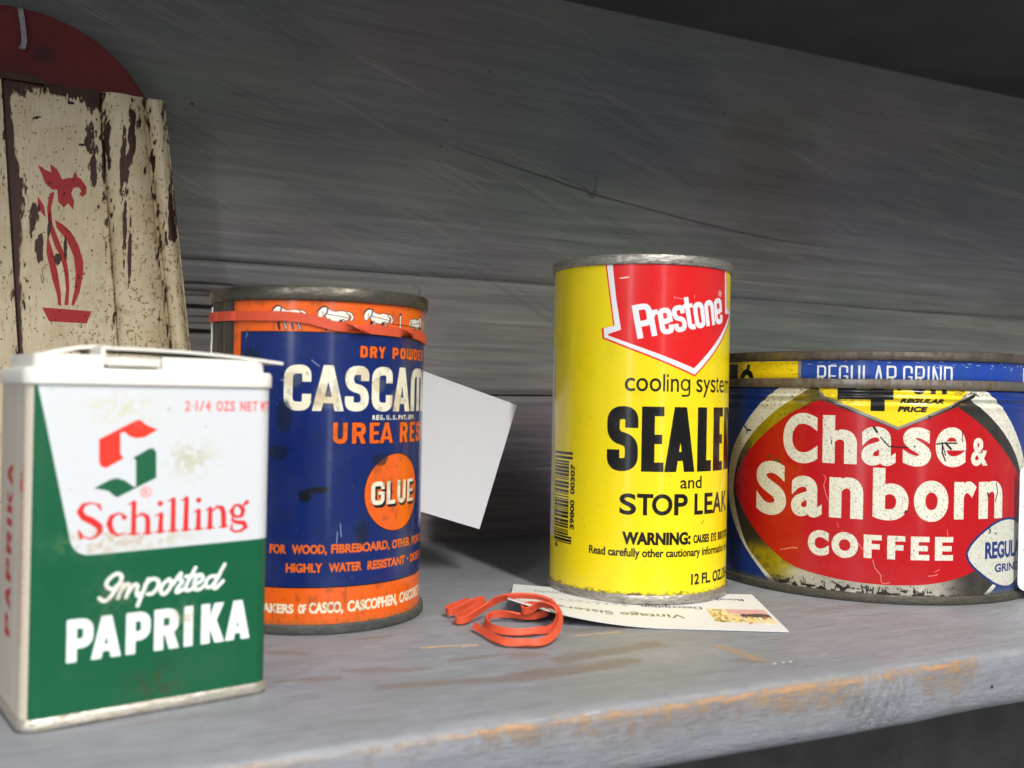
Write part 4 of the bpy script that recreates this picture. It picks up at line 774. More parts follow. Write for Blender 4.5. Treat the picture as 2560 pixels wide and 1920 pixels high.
# ================================================================== 4. coffee can
COx, COy = 0.3167, 0.3119
co = empty('coffee_can', (COx, COy, 0), 'wide low blue and red can lettered COFFEE with its lid on', 'coffee can')
CB = (.04, .18, .49); CRD = (.69, .03, .065); CW = (.86, .85, .78); CY = (.94, .82, .08); CBK = (.05, .045, .04)
mir = lambda L: [(12.4 - x, y) for x, y in reversed(L)]
def sm2(L, k=8): return [tuple(p[:2]) for p in catmull([(a, b, 0) for a, b in L], k)]
def coffee_art():
    c = Canvas(-195.4, 195.4, 0, 78.6, 9, CB)
    oL = [(-30, 80), (-32.4, 77.1), (-41.5, 70.8), (-50.5, 62), (-58.7, 51.4), (-61.6, 39.6), (-59.3, 28.3), (-51.5, 17.1), (-38.9, 5.9), (-33, 1), (-30, -2)]
    iL = [(-14, 80), (-19.3, 77.2), (-33.7, 68.4), (-44.9, 59.5), (-53, 50.5), (-57, 40), (-56.1, 31.3), (-49.4, 17.5), (-42.4, 10.6), (-33.2, 3.6), (-29, 1), (-26, -2)]
    c.poly(sm2(oL) + sm2(mir(oL)), CW)
    ring = sm2(iL) + sm2(mir(iL)); H, W = c.H, c.W; X = (np.arange(W) / c.ppm - 195.4)[None, :]; Y = (np.arange(H) / c.ppm)[:, None]
    cv, sl = c.cov([ring]); full = np.zeros((H, W)); full[sl] = cv
    n1 = fbm(H, W, 26, 34, 81, 4); n2 = fbm(H, W, 5, 9, 82, 4); n3 = fbm(H, W, 9, 3, 83, 4)
    gold = np.array((.66, .60, .10)); grey = np.array((.36, .345, .31)); silver = np.array((.74, .72, .66))
    wg = sstep(-8, -30, X) * (sstep(46, 56, Y) + sstep(19, 13, Y) * sstep(3, 7, Y)); wg = np.clip(wg * 1.1 - sstep(.5, .7, n1) * .55, 0, 1)[..., None]
    ws = (sstep(13, 7, Y) * sstep(-36, -22, X) * sstep(40, 24, X))[..., None]
    dk = (sstep(-50, -57, X + 0 * Y) * .5)[..., None]
    base = grey * (1 - wg) + gold * wg; base = base * (1 - ws) + silver * ws; base = base * (1 - dk * .5) * (.82 + .36 * n1[..., None])
    c.a[:] = c.a * (1 - full[..., None]) + base * full[..., None]; met = np.clip(.85 - ws[..., 0] * .35 - wg[..., 0] * .45, .3, .9); c.m = c.m * (1 - full) + met * full
    red = [(-16.1, 72.9), (-26.4, 68), (-37.5, 60.5), (-48.2, 51.4), (-54.6, 43.6), (-56.3, 38.1), (-53.1, 31.7), (-43.6, 22.2), (-35, 15.5), (-25.4, 10.4), (-11.4, 7.8), (.4, 6.8), (11.8, 6.7), (23.7, 7.5), (36.8, 10.4), (47.4, 15.5), (56, 22.2), (65.5, 31.7), (69.3, 38.5), (68, 43.5), (63.4, 48.2), (52, 57.8), (43.2, 64.5), (32.6, 71.1)]
    c.poly(sm2(red) + [(11.0, 62.3)], CRD)
    c.poly([(-16.4, 80), (-16.4, 75.6), (-15.6, 73.8), (11.2, 62.4), (33.5, 72.4), (36.2, 74.5), (36.2, 80)], (.62, .60, .55), .5); c.poly([(-16.4, 80), (-16.4, 76.5), (-14.0, 74.1), (11.2, 63.5), (32.6, 72.9), (36.2, 76), (36.2, 80)], CY)
    c.poly([(-9.7, 76.9), (-9.7, 73.1), (1.7, 73.1), (1.7, 69.0), (6.5, 69.0), (6.5, 73.1), (9.4, 73.1), (9.4, 76.9), (6.4, 76.9), (6.4, 80), (1.7, 80), (1.7, 76.9)], CBK); c.poly([(-9.7, 76.5), (-4, 76.5), (-2.4, 77.6), (1.8, 77.6), (1.8, 82), (-1, 82), (-9.7, 76.9)], CBK); c.poly([(-3.4, 77.0), (1.6, 77.0), (1.6, 77.7), (-2.6, 77.7)], CY)
    c.poly([(10.6, 76.5), (11.9, 76.5), (12.9, 79), (11.4, 79)], CBK)
    th = np.linspace(0, 2 * np.pi, 40); c.poly([(18.1 + 2.7 * math.cos(t), 78.4 + 3.1 * math.sin(t)) for t in th], CBK); c.poly([(18.1 + 1.2 * math.cos(t), 78.6 + 1.6 * math.sin(t)) for t in th], CY)
    for x in (22.2, 26.3): c.poly([(x, 75.5), (x + 1.8, 75.5), (x + 2.5, 80), (x + .7, 80)], CBK)
    c.text('REGULAR', 11.8, 27.3, 72.0, 1.75, CBK, .32, shear=.35); c.text('PRICE', 10.9, 20.8, 68.9, 2.0, CBK, .34, shear=.3)
    G = lambda ch, a, b, y0, y1, bd: c.glyph(ch, a, b, y0, y1, CW, bd)
    G('C', -30.4, -16.7, 48.9, 67.7, 1.9); G('h', -14.9, -2.7, 49.5, 67.1, 2.1); G('a', -1.2, 10.5, 49.3, 63.4, 1.7); G('s', 12.9, 22.9, 49.4, 63.5, 1.8); G('e', 24.5, 36.4, 49.4, 63.7, 1.6); G('&', 38.5, 45.9, 49.8, 60.0, .8)
    G('S', -42.8, -28.7, 28.3, 49.0, 2.3); G('a', -26.7, -14.8, 29.1, 44.3, 1.7); G('n', -12.2, -.3, 29.7, 44.7, 2.1); G('b', 2.9, 15.2, 29.8, 48.6, 2.0); G('o', 17.0, 29.6, 29.7, 44.5, 2.1); G('r', 31.8, 41.0, 30.6, 44.3, 2.0); G('n', 42.2, 54.5, 30.6, 44.3, 2.1)
    for ch, a, b in (('C', -19.8, -12.0), ('O', -11.1, -1.8), ('F', .1, 6.2), ('F', 8.1, 14.3), ('E', 16.2, 22.8), ('E', 24.8, 31.7)):
        if ch in 'CO': G(ch, a, b, 15.3, 24.7, 1.6)
        else: c.block(ch, a, b - a, 15.9, 8.5, 2.75, CW)
    leaf = sm2([(37.2, 18.3), (39.2, 21.6), (44.0, 25.6), (50.5, 28.9), (56.7, 30.2), (63, 29.6), (70, 26), (76, 18), (70, 10), (64, 6.6), (59.6, 5.2), (54, 5.7), (48.5, 7.9), (42.5, 11.6), (38.6, 15), (37.2, 18.3)])
    c.poly(leaf, (.80, .80, .74)); c.strokes([leaf], (.09, .17, .40), .85)
    c.text('REGULAR', 45.6, 71, 16.0, 6.1, (.10, .18, .42), .55); c.text('GRIND', 50.7, 67, 10.9, 3.0, (.10, .18, .42), .3)
    # age: speckle in the whites, cracks, scratches
    wmask = sstep(.55, .7, c.a.min(2)); q = wmask * (sstep(.5, .68, fbm(H, W, 5, 5, 84, 4)) * .14 + sstep(.66, .74, n2) * .2); c.a[:] = c.a * (1 - q[..., None]) + np.array((.52, .50, .42)) * q[..., None]
    q = sstep(.70, .74, fbm(H, W, 4, 3, 85, 3)) * .45 * wmask; c.a[:] = c.a * (1 - q[..., None]) + np.array((.2, .19, .16)) * q[..., None]
    bead = np.exp(-((Y - 73.2) / 1.3) ** 2) * sstep(.46, .60, n2) * sstep(-30, -18, X) * sstep(4, -12, X) + np.exp(-((Y - 75.9) / 1.0) ** 2) * sstep(.5, .6, n2) * (np.exp(-((X + 19) / 5) ** 2) + np.exp(-((X - 36) / 5) ** 2))
    bead = np.clip(bead, 0, 1) * .85; c.a[:] = c.a * (1 - bead[..., None]) + np.array((.40, .37, .31)) * bead[..., None]; c.m = np.maximum(c.m, bead * .6)
    low = sstep(6.0, 4.2, Y + (n3 - .5) * 6) * sstep(.55, .60, fbm(H, W, 10, 16, 86, 3)) * sstep(-55, -40, X) * sstep(45, 20, X); low = np.clip(low, 0, 1) * full
    c.a[:] = c.a * (1 - low[..., None]) + np.array((.09, .08, .07)) * low[..., None]; c.m = c.m * (1 - low)
    lb = sstep(5.5, 3.4, Y + (n2 - .5) * 3) * .8 * (1 - full); c.a[:] = c.a * (1 - lb[..., None]) + np.array((.34, .34, .32)) * lb[..., None]
    K = (.10, .09, .08)
    for P, w in (([(5.3, 59.6), (8.0, 56.5), (8.7, 56.3), (14.5, 56.2)], .42), ([(2.9, 63.2), (4.0, 61.5)], .8), ([(24.9, 57.6), (28, 58.0), (32.6, 58.0)], .5), ([(28.2, 58.0), (30.3, 55.9)], .75), ([(27.0, 58), (27.0, 54.5), (28.2, 51.7)], .5), ([(26.9, 58), (28.3, 53.5)], .35), ([(34.8, 62.3), (34.9, 58.6)], .35),
                 ([(-50.2, 61.8), (-48.4, 60.2), (-46.5, 60.3)], .7), ([(-48.4, 60.5), (-49, 58.9)], .5), ([(51, 43.5), (51.6, 40), (51, 38.5), (50.5, 36.8)], .4), ([(46.5, 39.9), (47, 38.6)], .7), ([(34, 72.6), (39.5, 75.2)], 1.1), ([(30.5, 71.0), (34, 72.6)], .7), ([(38, 76.2), (42, 74.8)], .3),
                 ([(-11.7, 56.5), (-11.6, 58)], .3), ([(17, 56.8), (17.1, 56.3)], .4), ([(14, 32.8), (14.3, 33.4)], .6), ([(47.2, 27.3), (48.2, 26.0), (47.4, 25.4)], .5), ([(50.5, 25.3), (51.3, 25)], .4), ([(21.8, 67.5), (22.8, 67.4)], .4), ([(21.9, 66.7), (22.4, 66.5)], .4),
                 ([(-31, 3.9), (-28, 4.2)], 1.2), ([(-8.6, 5.2), (-6.5, 4.0), (-5.0, 5.1)], 1.0), ([(-10.7, 6.4), (-9, 5.6), (-9.4, 4)], .45), ([(-22, 4), (-17, 4)], .7), ([(1.2, 5.8), (1.4, 3.4)], .5), ([(5.8, 5.6), (5.0, 3.5)], .4), ([(10, 3.4), (12.5, 3.6)], .6), ([(-.6, 5.9), (.2, 3.4)], .5), ([(3.6, 5.5), (3.4, 3.4)], .45), ([(21, 3.2), (25, 3.2)], .5)): c.strokes([P], K, w)
    for P, w in (([(-14.3, 45.2), (-13.4, 43.8), (-14.2, 41.3), (-13.5, 38.5), (-12.8, 36.6), (-12.4, 35.6)], .3), ([(-2.2, 21.5), (0, 18.7), (1.9, 17.0)], .28), ([(3.2, 15.4), (4.0, 12.6), (6.1, 9.9), (6.2, 7.6), (7.0, 7.1), (9.2, 7.5)], .3), ([(-9.2, 28), (-8.7, 26.3)], .22), ([(-7.6, 25.3), (-7.2, 24.4)], .22), ([(29.3, 26.9), (29.6, 25)], .25), ([(-29.5, 16.0), (-26, 17.1), (-23.8, 17.2)], .4), ([(-31, 15.6), (-30.1, 16.1)], .35), ([(22.5, 10.3), (24.8, 10.5), (26, 11)], .3), ([(24.9, 11.8), (26.5, 12.7)], .25)): c.strokes([P], (.86, .60, .52), w, op=.85)
    for x, y, w in ((-37.5, 50.9, 1.0), (-34, 49.5, 1.3), (-32.8, 49.3, .9), (34.2, 72.0, .9)): c.strokes([[(x, y), (x + 1.4, y - .1)]], (.36, .26, .12), w, op=.85)
    for k in range(150):
        x, y = rng.uniform(-55, 66), rng.uniform(6, 72); l = rng.uniform(.2, 1.3); a = rng.uniform(0, 3.1); c.strokes([[(x, y), (x + l * math.cos(a), y + l * math.sin(a))]], (.20, .16, .13) if rng.random() < .6 else (.85, .6, .55), rng.uniform(.06, .2), op=.5)
    for k in range(26):
        x, y = rng.uniform(-48, -20), rng.uniform(60, 76); l = rng.uniform(.4, 1.4); c.strokes([[(x, y), (x + l * .6, y + l)]], (.10, .10, .08), rng.uniform(.15, .35), op=.75)
    return c.image('coffee_print', True)
def lid_art():
    c = Canvas(-200, 200, 80, 89, 9, (.09, .25, .60)); W_ = (.88, .88, .86)
    c.poly([(-75, 80), (-24.4, 80), (-24.4, 87.1), (-75, 87.1)], CY); c.poly([(-24.6, 80), (-23.3, 80), (-23.3, 87.1), (-24.6, 87.1)], (.52, .50, .44))
    c.poly([(-62.5, 80), (-62.5, 85), (-65, 83.5), (-66, 85.5), (-60.8, 86.2), (-55, 86.2), (-55, 80)], CBK)
    th = np.linspace(0, 6.3, 30); c.poly([(-49 + 3.9 * math.cos(t), 80.6 + 3.6 * math.sin(t)) for t in th], CBK); c.poly([(-49 + 1.8 * math.cos(t), 80.0 + 1.9 * math.sin(t)) for t in th], CY); c.poly([(-49.6, 83), (-48, 83), (-46.9, 86), (-48.7, 86)], CBK)
    xs = [('R', -17.2), ('E', -12.6), ('G', -8.4), ('U', -4.2), ('L', .3), ('A', 4.0), ('R', 8.6), ('G', 14.4), ('R', 18.2), ('I', 22.0), ('N', 24.0), ('D', 27.8)]
    x = -17.2
    for ch, w in (('R', 3.3), ('E', 2.9), ('G', 3.3), ('U', 3.3), ('L', 2.8), ('A', 3.6), ('R', 3.4), (' ', .6), ('G', 3.3), ('R', 3.4), ('I', 1.1), ('N', 3.4), ('D', 3.3)):
        if ch != ' ': c.block(ch, x, w, 77.6, 7.9, .72, W_, .9)
        x += w + .82
    c.block('R', 68, 4, 77.6, 8.4, .8, W_, 1.2)
    n = fbm(c.H, c.W, 6, 10, 91, 4)
    for k in range(60):
        x, y = rng.uniform(-60, 70), rng.uniform(84.8, 87.3) if rng.random() < .7 else rng.uniform(81, 87); l = rng.uniform(.3, 1.8); c.strokes([[(x, y), (x + l, y + rng.uniform(-.1, .2))]], (.80, .84, .88) if x > -24 else (.4, .33, .1), rng.uniform(.1, .28), op=.8)
    q = sstep(.6, .8, n) * .3; c.a[:] = c.a * (1 - q[..., None]) + np.array((.3, .3, .3)) * q[..., None]
    return c.image('lid_print')[0]
ci, cb_ = coffee_art(); COM = litho('coffee_litho', ci, cb_, .22, coat=.7); LIM = litho('lid_litho', lid_art(), None, .26, coat=.5)
RC = .0622; a0 = can_a0(COx, COy)
prof = [(RC, .002), (RC, .01), (RC, .03), (RC, .05), (RC, .068), (RC, .0704), (RC + .0003, .0711), (RC - .0003, .0720), (RC - .0005, .0727), (RC + .0002, .0734), (RC + .0006, .0740), (RC + .0002, .0746), (RC - .0002, .0750), (RC + .0004, .0757), (RC + .0003, .0764), (RC - .0002, .0770), (RC - .0003, .0786)]
lathe('body', prof, COM, co, 512, lambda t, r, z: ((t * RC * 1000 + 195.4) / 390.8, z * 1000 / 78.6), None, True, None, a0)
lathe('bottom_rim', seam(RC + .0003, .0, .0032, .0010), RIM_DARK, co, 320, a0=a0)
lathe('collar', [(RC - .0003, .0771), (RC + .0008, .0772), (RC + .0011, .0776), (RC + .0011, .0790), (RC + .0010, .0803), (RC + .0006, .0806), (RC - .0006, .0807)], COLLAR, co, 320, a0=a0)
ld = lathe('lid', [(RC - .0001, .0804), (RC + .0003, .0809), (RC + .0003, .0825), (RC + .0003, .085), (RC + .0003, .0876)], LIM, co, 384, lambda t, r, z: ((t * RC * 1000 + 200) / 400, (z * 1000 - 80) / 9), None, True, None, a0)
lathe('lid_rim', seam(RC + .0004, .0874, .0909, .0010), LIDTIN, ld, 320, a0=a0)
lathe('lid_panel', [(RC - .001, .0899), (RC - .0018, .0885), (RC - .006, .0882), (.0001, .0882)], ENDTIN, ld, 96, a0=a0)

# price tag leaning on the right of the coffee can, with pen marks
def tag_art():
    c = Canvas(0, 34, 0, 46, 10, (.93, .94, .96)); ink = (.05, .05, .07)
    for L in ([(1.7, 31), (3.2, 30.8), (6, 30.2)], [(2.5, 28.6), (5, 28.5)], [(2.7, 27.2), (5.4, 27)], [(2.2, 17.8), (5.5, 17.7)], [(2.0, 15), (3.4, 15.4), (6, 15.3)], [(2.6, 13), (2.8, 12.9)], [(8, 24), (9, 30), (13, 24), (15, 30)], [(18, 24), (18, 30), (22, 27), (18, 26), (23, 23)], [(9, 12), (9, 18), (14, 15), (9, 13)], [(17, 12), (22, 18)], [(24, 12), (24, 18)]): c.strokes([sm2(L, 4) if len(L) > 2 else L], ink, .42)
    return c.image('tag_print')[0]
m, nt, b = nodes('tag_paper'); im = N(nt, 'ShaderNodeTexImage'); im.image = tag_art(); nt.links.new(im.outputs[0], b.inputs['Base Color']); b.inputs['Roughness'].default_value = .35
tdir = Vector((.93, -.37, 0)).normalized(); tn = Vector((-tdir.y, tdir.x, 0)); T0 = Vector((.3297, .2490, .0035))
ol = rrect(0, .034, 0, .0462, .003, 6); n = len(ol); vs = []
for k in (0, 1):
    for p in ol: vs.append(tdir * p[0] + Vector((0, 0, p[1])) + tn * (k * .0004 - p[1] * .012))
fs = [tuple(range(n)), tuple(reversed(range(n, 2 * n)))] + [(i, (i + 1) % n, (i + 1) % n + n, i + n) for i in range(n)]
tg = mesh_obj('price_tag', vs, fs, m, None, [(p[0] / .034, p[1] / .0462) for p in ol] * 2); tg.location = T0
prop(tg, 'white rounded price tag with black pen marks leaning on the coffee can', 'price tag')

# ================================================================== 5. printed card under the sealer can
def card_art():
    c = Canvas(0, 88, 0, 56, 14, (.84, .845, .84)); bkk = (.30, .28, .26)
    H, W = c.H, c.W; X = (np.arange(W) / 14)[None, :]; Y = (np.arange(H) / 14)[:, None]
    c.poly([(1.2, 26), (21, 26), (21, 46), (1.2, 46)], (.86, .80, .62))
    inside = (X > 1.2) & (X < 21) & (Y > 26) & (Y < 46)
    n = fbm(H, W, 12, 12, 71, 3); top = sstep(8, 15, (46 - Y) * .0 + (Y - 26) * -1 + 20 + (n - .5) * 8)   # towards the far side
    pk = inside & (Y < 33 + (n - .5) * 3) & (X < 14.5); c.a[pk] = (.82, .63, .60)
    dkk = inside & (Y >= 33 + (n - .5) * 3) & (Y < 39 + (n - .5) * 8) & (X < 11); c.a[dkk] = (.33, .27, .25)
    gr = inside & (X > 16) & (n > .52); c.a[gr] = (.52, .48, .16)
    for k in range(46):
        x, y = rng.uniform(3, 20), rng.uniform(31, 45)
        if y > 46 - (x - 3) * .2 or (y < 36 and x < 13): continue
        a = rng.uniform(-.6, .9) + math.pi / 2; l = rng.uniform(2, 5); col = [(.93, .84, .55), (.88, .74, .42), (.96, .90, .72), (.72, .54, .26)][rng.integers(4)]
        c.strokes([[(x, y, .3), (x + l * .5 * math.cos(a), y + l * .5 * math.sin(a), rng.uniform(.9, 1.5)), (x + l * math.cos(a), y + l * math.sin(a), .2)]], col)
    # text, reading with the photo strip on the left
    k = (.36, .35, .24)
    c.tf = lambda p: np.stack([p[:, 0], p[:, 1]], 1)
    c.text('Vintage Sisters', 30, 72, 36.6, 5.2, k, .22); c.text('Description', 22.3, 43, 23.6, 4.0, (.25, .25, .25), .16); c.text('Booth', 5.2, 16, 8.6, 3.6, (.25, .25, .25), .16)
    c.strokes([[(44, 23), (84, 22)], [(18, 8.4), (84, 7.6)]], (.45, .45, .45), .18)
    for y0, x0_, x1_ in ((24.4, 47, 78), (10, 60, 80)):
        P = []
        for i in range(70):
            t = i / 69; P.append((x0_ + (x1_ - x0_) * t + 1.1 * math.sin(i * .9), y0 + 1.5 * math.sin(i * 1.35) * (1 + .6 * math.sin(i * .33))))
        c.strokes([sm2(P, 3)], (.28, .28, .30), .2)
    return c.image('card_print')[0]
m, nt, b = nodes('card_paper'); im = N(nt, 'ShaderNodeTexImage'); im.image = card_art(); nt.links.new(im.outputs[0], b.inputs['Base Color']); b.inputs['Roughness'].default_value = .5
CX_, CY_ = Vector((-.88267, .46999, 0)), Vector((-.46999, -.88267, 0))
def cardf(s, t):
    q = max(0, (s - .42) / .58); h = .0058 * (q ** 2.0) * (max(0, t - .12) / .88) ** 1.3 + .0016 * q * q
    p = CX_ * (.088 * s - .0008 * q * q * 0) + CY_ * (.0565 * t - .003 * (q * t) ** 2); return (p.x, p.y, .00055 + h)
pc = sheet('printed_card', cardf, 40, 24, .0003, m, None, lambda s, t: (s, t)); pc.location = (.2409, .2911, 0)
prop(pc, 'flat paper card with a small flower picture lying under the yellow can', 'card')

# ================================================================== 6. loose snapped rubber band
A_ = [(133.5, 305.7, 3.4), (129.7, 303.6, 3.2), (125.9, 301.8, 2.8), (123.3, 299.9, 2.5), (123.4, 297.6, 2.2), (126.5, 298.2, 2.6), (131.5, 301.0, 3.4), (135.2, 302.0, 4.2), (136.9, 300.4, 4.2), (134.2, 298.2, 3.6), (128.8, 295.2, 2.4), (123.4, 290.9, 1.9), (121.8, 288.0, 1.8), (124.6, 287.4, 1.9), (130.6, 290.9, 3.2), (135.2, 292.2, 5.0), (137.9, 289.8, 7.0), (141.0, 287.5, 8.0), (144.6, 285.4, 8.2), (148.3, 282.3, 8.0), (150.4, 277.3, 7.2), (149.9, 272.4, 5.8), (147.5, 267.3, 4.0), (142.4, 260.6, 2.6), (137.2, 255.8, 1.9), (132.9, 253.8, 1.7), (129.8, 254.9, 1.7), (127.0, 256.4, 1.7), (124.4, 258.2, 1.8), (123.6, 261.6, 1.7), (123.6, 267.3, 1.7), (123.8, 274.3, 1.8), (123.6, 278.5, 2.0)]
B_ = [(147.0, 281.9, 2.6), (150.2, 281.6, 3.2), (152.0, 284.2, 3.6), (150.2, 286.9, 4.4), (146.2, 286.0, 5.0), (142.8, 284.2, 5.0), (142.2, 281.8, 4.4), (144.2, 280.6, 4.8), (145.9, 279.2, 6.4), (147.2, 276.2, 7.0), (148.6, 272.8, 6.4), (148.8, 270.6, 4.4), (146.2, 268.2, 2.4), (142.8, 266.8, 1.7), (140.1, 267.0, 1.7), (136.9, 266.6, 1.6), (132.7, 267.6, 1.6), (129.5, 270.8, 1.6), (128.0, 276.0, 1.7), (129.6, 283.0, 1.9), (132.7, 287.6, 2.2), (136.0, 287.4, 2.7), (139.5, 285.3, 2.6), (143.0, 283.4, 2.2), (147.0, 281.9, 2.4)]
def pile(name, K, tw, parent):
    P = catmull([(a / 1000, b / 1000, c / 1000) for a, b, c in K], 9); n = len(P); Wd = []
    for i in range(n):
        a, b = Vector(P[max(i - 1, 0)]), Vector(P[min(i + 1, n - 1)]); t = (b - a).normalized(); side = t.cross(Vector((0, 0, 1))).normalized(); ang = np.interp(i / (n - 1) * (len(K) - 1), [q[0] for q in tw], [q[1] for q in tw])
        Wd.append(Vector((0, 0, 1)) * math.cos(ang) + side * math.sin(ang))
    return ribbon(name, P, Wd, .0022, .0007, BANDM, parent)
lb = empty('snapped_rubber_band', (.136, .28, 0), 'tangled red rubber band lying loose on the shelf before the cards', 'rubber band')
p1 = pile('band_coil', A_, [(0, .1), (9, .1), (13, .1), (15, .35), (17, .7), (20, .8), (22, .3), (24, .5), (26, .9), (27.5, .1), (28.5, .8), (30, .5), (32, .6)], lb)
p2_ = pile('band_loop', B_, [(0, 0), (6, .15), (8, .6), (11, .7), (13, .05), (14, 0), (15, .9), (17, .4), (19, .3), (21, .1), (22.5, .7), (24, .1)], lb)
for q in (p1, p2_): q.location = (-.136, -.28, 0)

# ================================================================== 7. painted wooden holder on the left
wh = empty('wooden_holder', (-.01, .43, 0), 'chipped cream wooden holder with red rounded back and red flower picture', 'wall holder')
def board_art():
    c = Canvas(-90, 82, 0, 200, 7, (.86, .79, .645)); H, W = c.H, c.W; X = (np.arange(W) / 7 - 90)[None, :]; Y = (np.arange(H) / 7)[:, None]
    def xl(a, b, y): return a + (b - a) * (192 - y) / 100       # boundary lines lean as they go down
    bounds = [xl(-47, -42, Y), xl(-11.9, -4.4, Y), xl(22.3, 31.3, Y), xl(39.3, 51.6, Y), xl(47.5, 59.6, Y)]
    big = fbm(H, W, 60, 50, 95, 4); c.a += (big[..., None] - .5) * np.array((.10, .12, .16)); grain = fbm(H, W, 40, 2.2, 96, 4); c.a += (grain[..., None] - .5) * .09
    mot = fbm(H, W, 9, 7, 97, 5); q = sstep(.60, .72, mot) * sstep(95, 120, 120 + (X - 30) - (Y - 100) * .5) * .6; c.a[:] = c.a * (1 - q[..., None]) + np.array((.52, .40, .22)) * q[..., None]
    for P in ('POT', 'LEAFL', 'STEM', 'LEAFR', 'SMALL', 'BIRD'):
        c.poly(ART[P], (.70, .10, .10))
    ne = fbm(H, W, 22, 7, 98, 3); n2 = fbm(H, W, 42, 8, 99, 4); chip = np.zeros((H, W))
    dist = np.min([np.abs(X - b) for b in bounds], 0)
    chip = np.maximum(chip, sstep(.02, .05, ne * .5 + n2 * .5 - .57 - dist * .032 + sstep(140, 190, Y) * .05 - sstep(150, 90, Y) * .03))
    l1 = bounds[1]; z1 = np.interp(Y[:, 0], [0, 95, 120, 138, 150, 165, 186, 192], [.6, .9, 1.6, 3.2, 4.6, 2.4, 1.8, 6.0])[:, None]; chip = np.maximum(chip, sstep(.8, -.3, (X - l1) - z1 * (.55 + ne)) * (X > l1 - .5))
    chip = np.maximum(chip, sstep(1.2, 0, 191.5 - Y - (ne - .35) * 9 - 2.6 - 5 * np.exp(-((X - 21) / 4) ** 2) - 3 * np.exp(-((X + 10) / 4) ** 2)) * (X > -12) * (X < 24))
    for x, y, rx, ry in ((25.8, 175, .8, 9), (25, 160, .6, 7), (35, 175, 1.2, 11), (33.5, 160, .9, 8), (31.8, 165, .9, 14), (33, 140, .6, 12), (35, 125, .5, 12), (20.8, 160, 1.2, 9), (19.5, 172, 1.6, 5), (53, 160, .8, 22), (52, 140, 1.6, 6), (51, 145, 1.0, 10), (2.2, 125, 1.3, 5), (5.5, 136, .5, 4), (8.8, 122, .8, 3), (0, 138, 1.4, 6), (11.5, 128, .5, 4), (-14, 148, 1.6, 8)):
        q = ((X - x - (192 - y) * .0) / rx) ** 2 + ((Y - y) / ry) ** 2; chip = np.maximum(chip, sstep(1.5, .9, q + (ne - .5) * 4.5))
    chip = np.maximum(chip, sstep(.80, .83, fbm(H, W, 8, 5, 101, 3)) * .9)
    halo = sstep(.0, .035, ne * .5 + n2 * .5 - .53 - dist * .03) * (1 - chip) * .5; c.a[:] = c.a * (1 - halo[..., None]) + np.array((.62, .56, .46)) * halo[..., None]
    col = np.array((.25, .13, .085)) + (grain[..., None] - .5) * .14; c.a[:] = c.a * (1 - chip[..., None]) + col * chip[..., None]
    for x, y, r_ in ((11.7, 184.5, 1.1), (-.8, 176.8, .7), (.2, 177.4, .6), (16, 168.5, .9), (17.3, 168.6, .5)): c.strokes([[(x, y), (x + 1.4, y + .1)]], (.06, .04, .03), r_)
    c.strokes([sm2([(3, 116), (3.5, 113), (4, 114), (3.4, 118), (4.4, 119)], 5)], (.35, .30, .22), .22)
    for k in range(260):
        x, y = rng.uniform(-20, 62), rng.uniform(60, 190); c.strokes([[(x, y), (x + rng.uniform(-.1, .1), y + rng.uniform(.2, 2.2))]], (.42, .30, .18), rng.uniform(.1, .3), op=.55)
    for k in range(90):
        x, y = rng.uniform(-20, 62), rng.uniform(60, 190); c.strokes([[(x, y), (x + .1, y)]], (.30, .2, .12), rng.uniform(.2, .7), op=.7)
    c.m = 1 - chip * .9 - halo * .25 + (grain - .5) * .15
    return c.image('holder_print', True)
hi, hh = board_art(); m, nt, b = nodes('chipped_cream_paint')
im = N(nt, 'ShaderNodeTexImage'); im.image = hi; im.extension = 'EXTEND'; ih = N(nt, 'ShaderNodeTexImage'); ih.image = hh; ih.extension = 'EXTEND'
nt.links.new(im.outputs[0], b.inputs['Base Color']); b.inputs['Roughness'].default_value = .55; n1 = bump(nt, b, ih.outputs[0], .9, .0006); bump(nt, b, noise_mask(nt, tcoord(nt, scale=(9, 1, 1)), 60, .3, .7), .4, .0003, n1)
HM = m
def lean(a, b, z): return a + (b - a) * (192 - z * 1000) / 100
def flute(name, aL, bL, aR, bR, bulge, y0, ztopL, ztopR):
    nx, nz = 14, 40; vs, fs, uvs = [], [], []
    for j in range(nz + 1):
        for i in range(nx + 1):
            s = i / nx; zt = (ztopL + (ztopR - ztopL) * s) / 1000; z = zt * j / nz; xl_, xr_ = lean(aL, bL, z), lean(aR, bR, z); x = xl_ + .25 + (xr_ - xl_ - .5) * s
            y = y0 - bulge * (math.sin(math.pi * s) ** .6 if 0 < s < 1 else 0); 
            if j == nz: y += .0005
            vs.append((x / 1000, y, z)); uvs.append(((x + 90) / 172, z * 1000 / 200))
    for j in range(nz):
        for i in range(nx): k = j * (nx + 1) + i; fs.append((k, k + 1, k + nx + 2, k + nx + 1))
    n = len(vs)
    for j in (nz,):      # top return to the core
        for i in range(nx + 1):
            x, y, z = vs[j * (nx + 1) + i]; vs.append((x, .4385, z)); uvs.append(uvs[j * (nx + 1) + i])
        for i in range(nx): fs.append((j * (nx + 1) + i, j * (nx + 1) + i + 1, n + i + 1, n + i))
    n = len(vs)
    for i in (0, nx):
        st = len(vs)
        for j in range(nz + 1): x, y, z = vs[j * (nx + 1) + i]; vs.append((x, .4385, z)); uvs.append(uvs[j * (nx + 1) + i])
        for j in range(nz): fs.append((j * (nx + 1) + i, (j + 1) * (nx + 1) + i, st + j + 1, st + j))
    o = mesh_obj(name, [(x + .01, y - .43, z) for x, y, z in vs], fs, HM, wh, uvs, True, 45); return o
flute('panel', -47, -42, -12.1, -4.7, .0012, .4305, 193, 192.8)
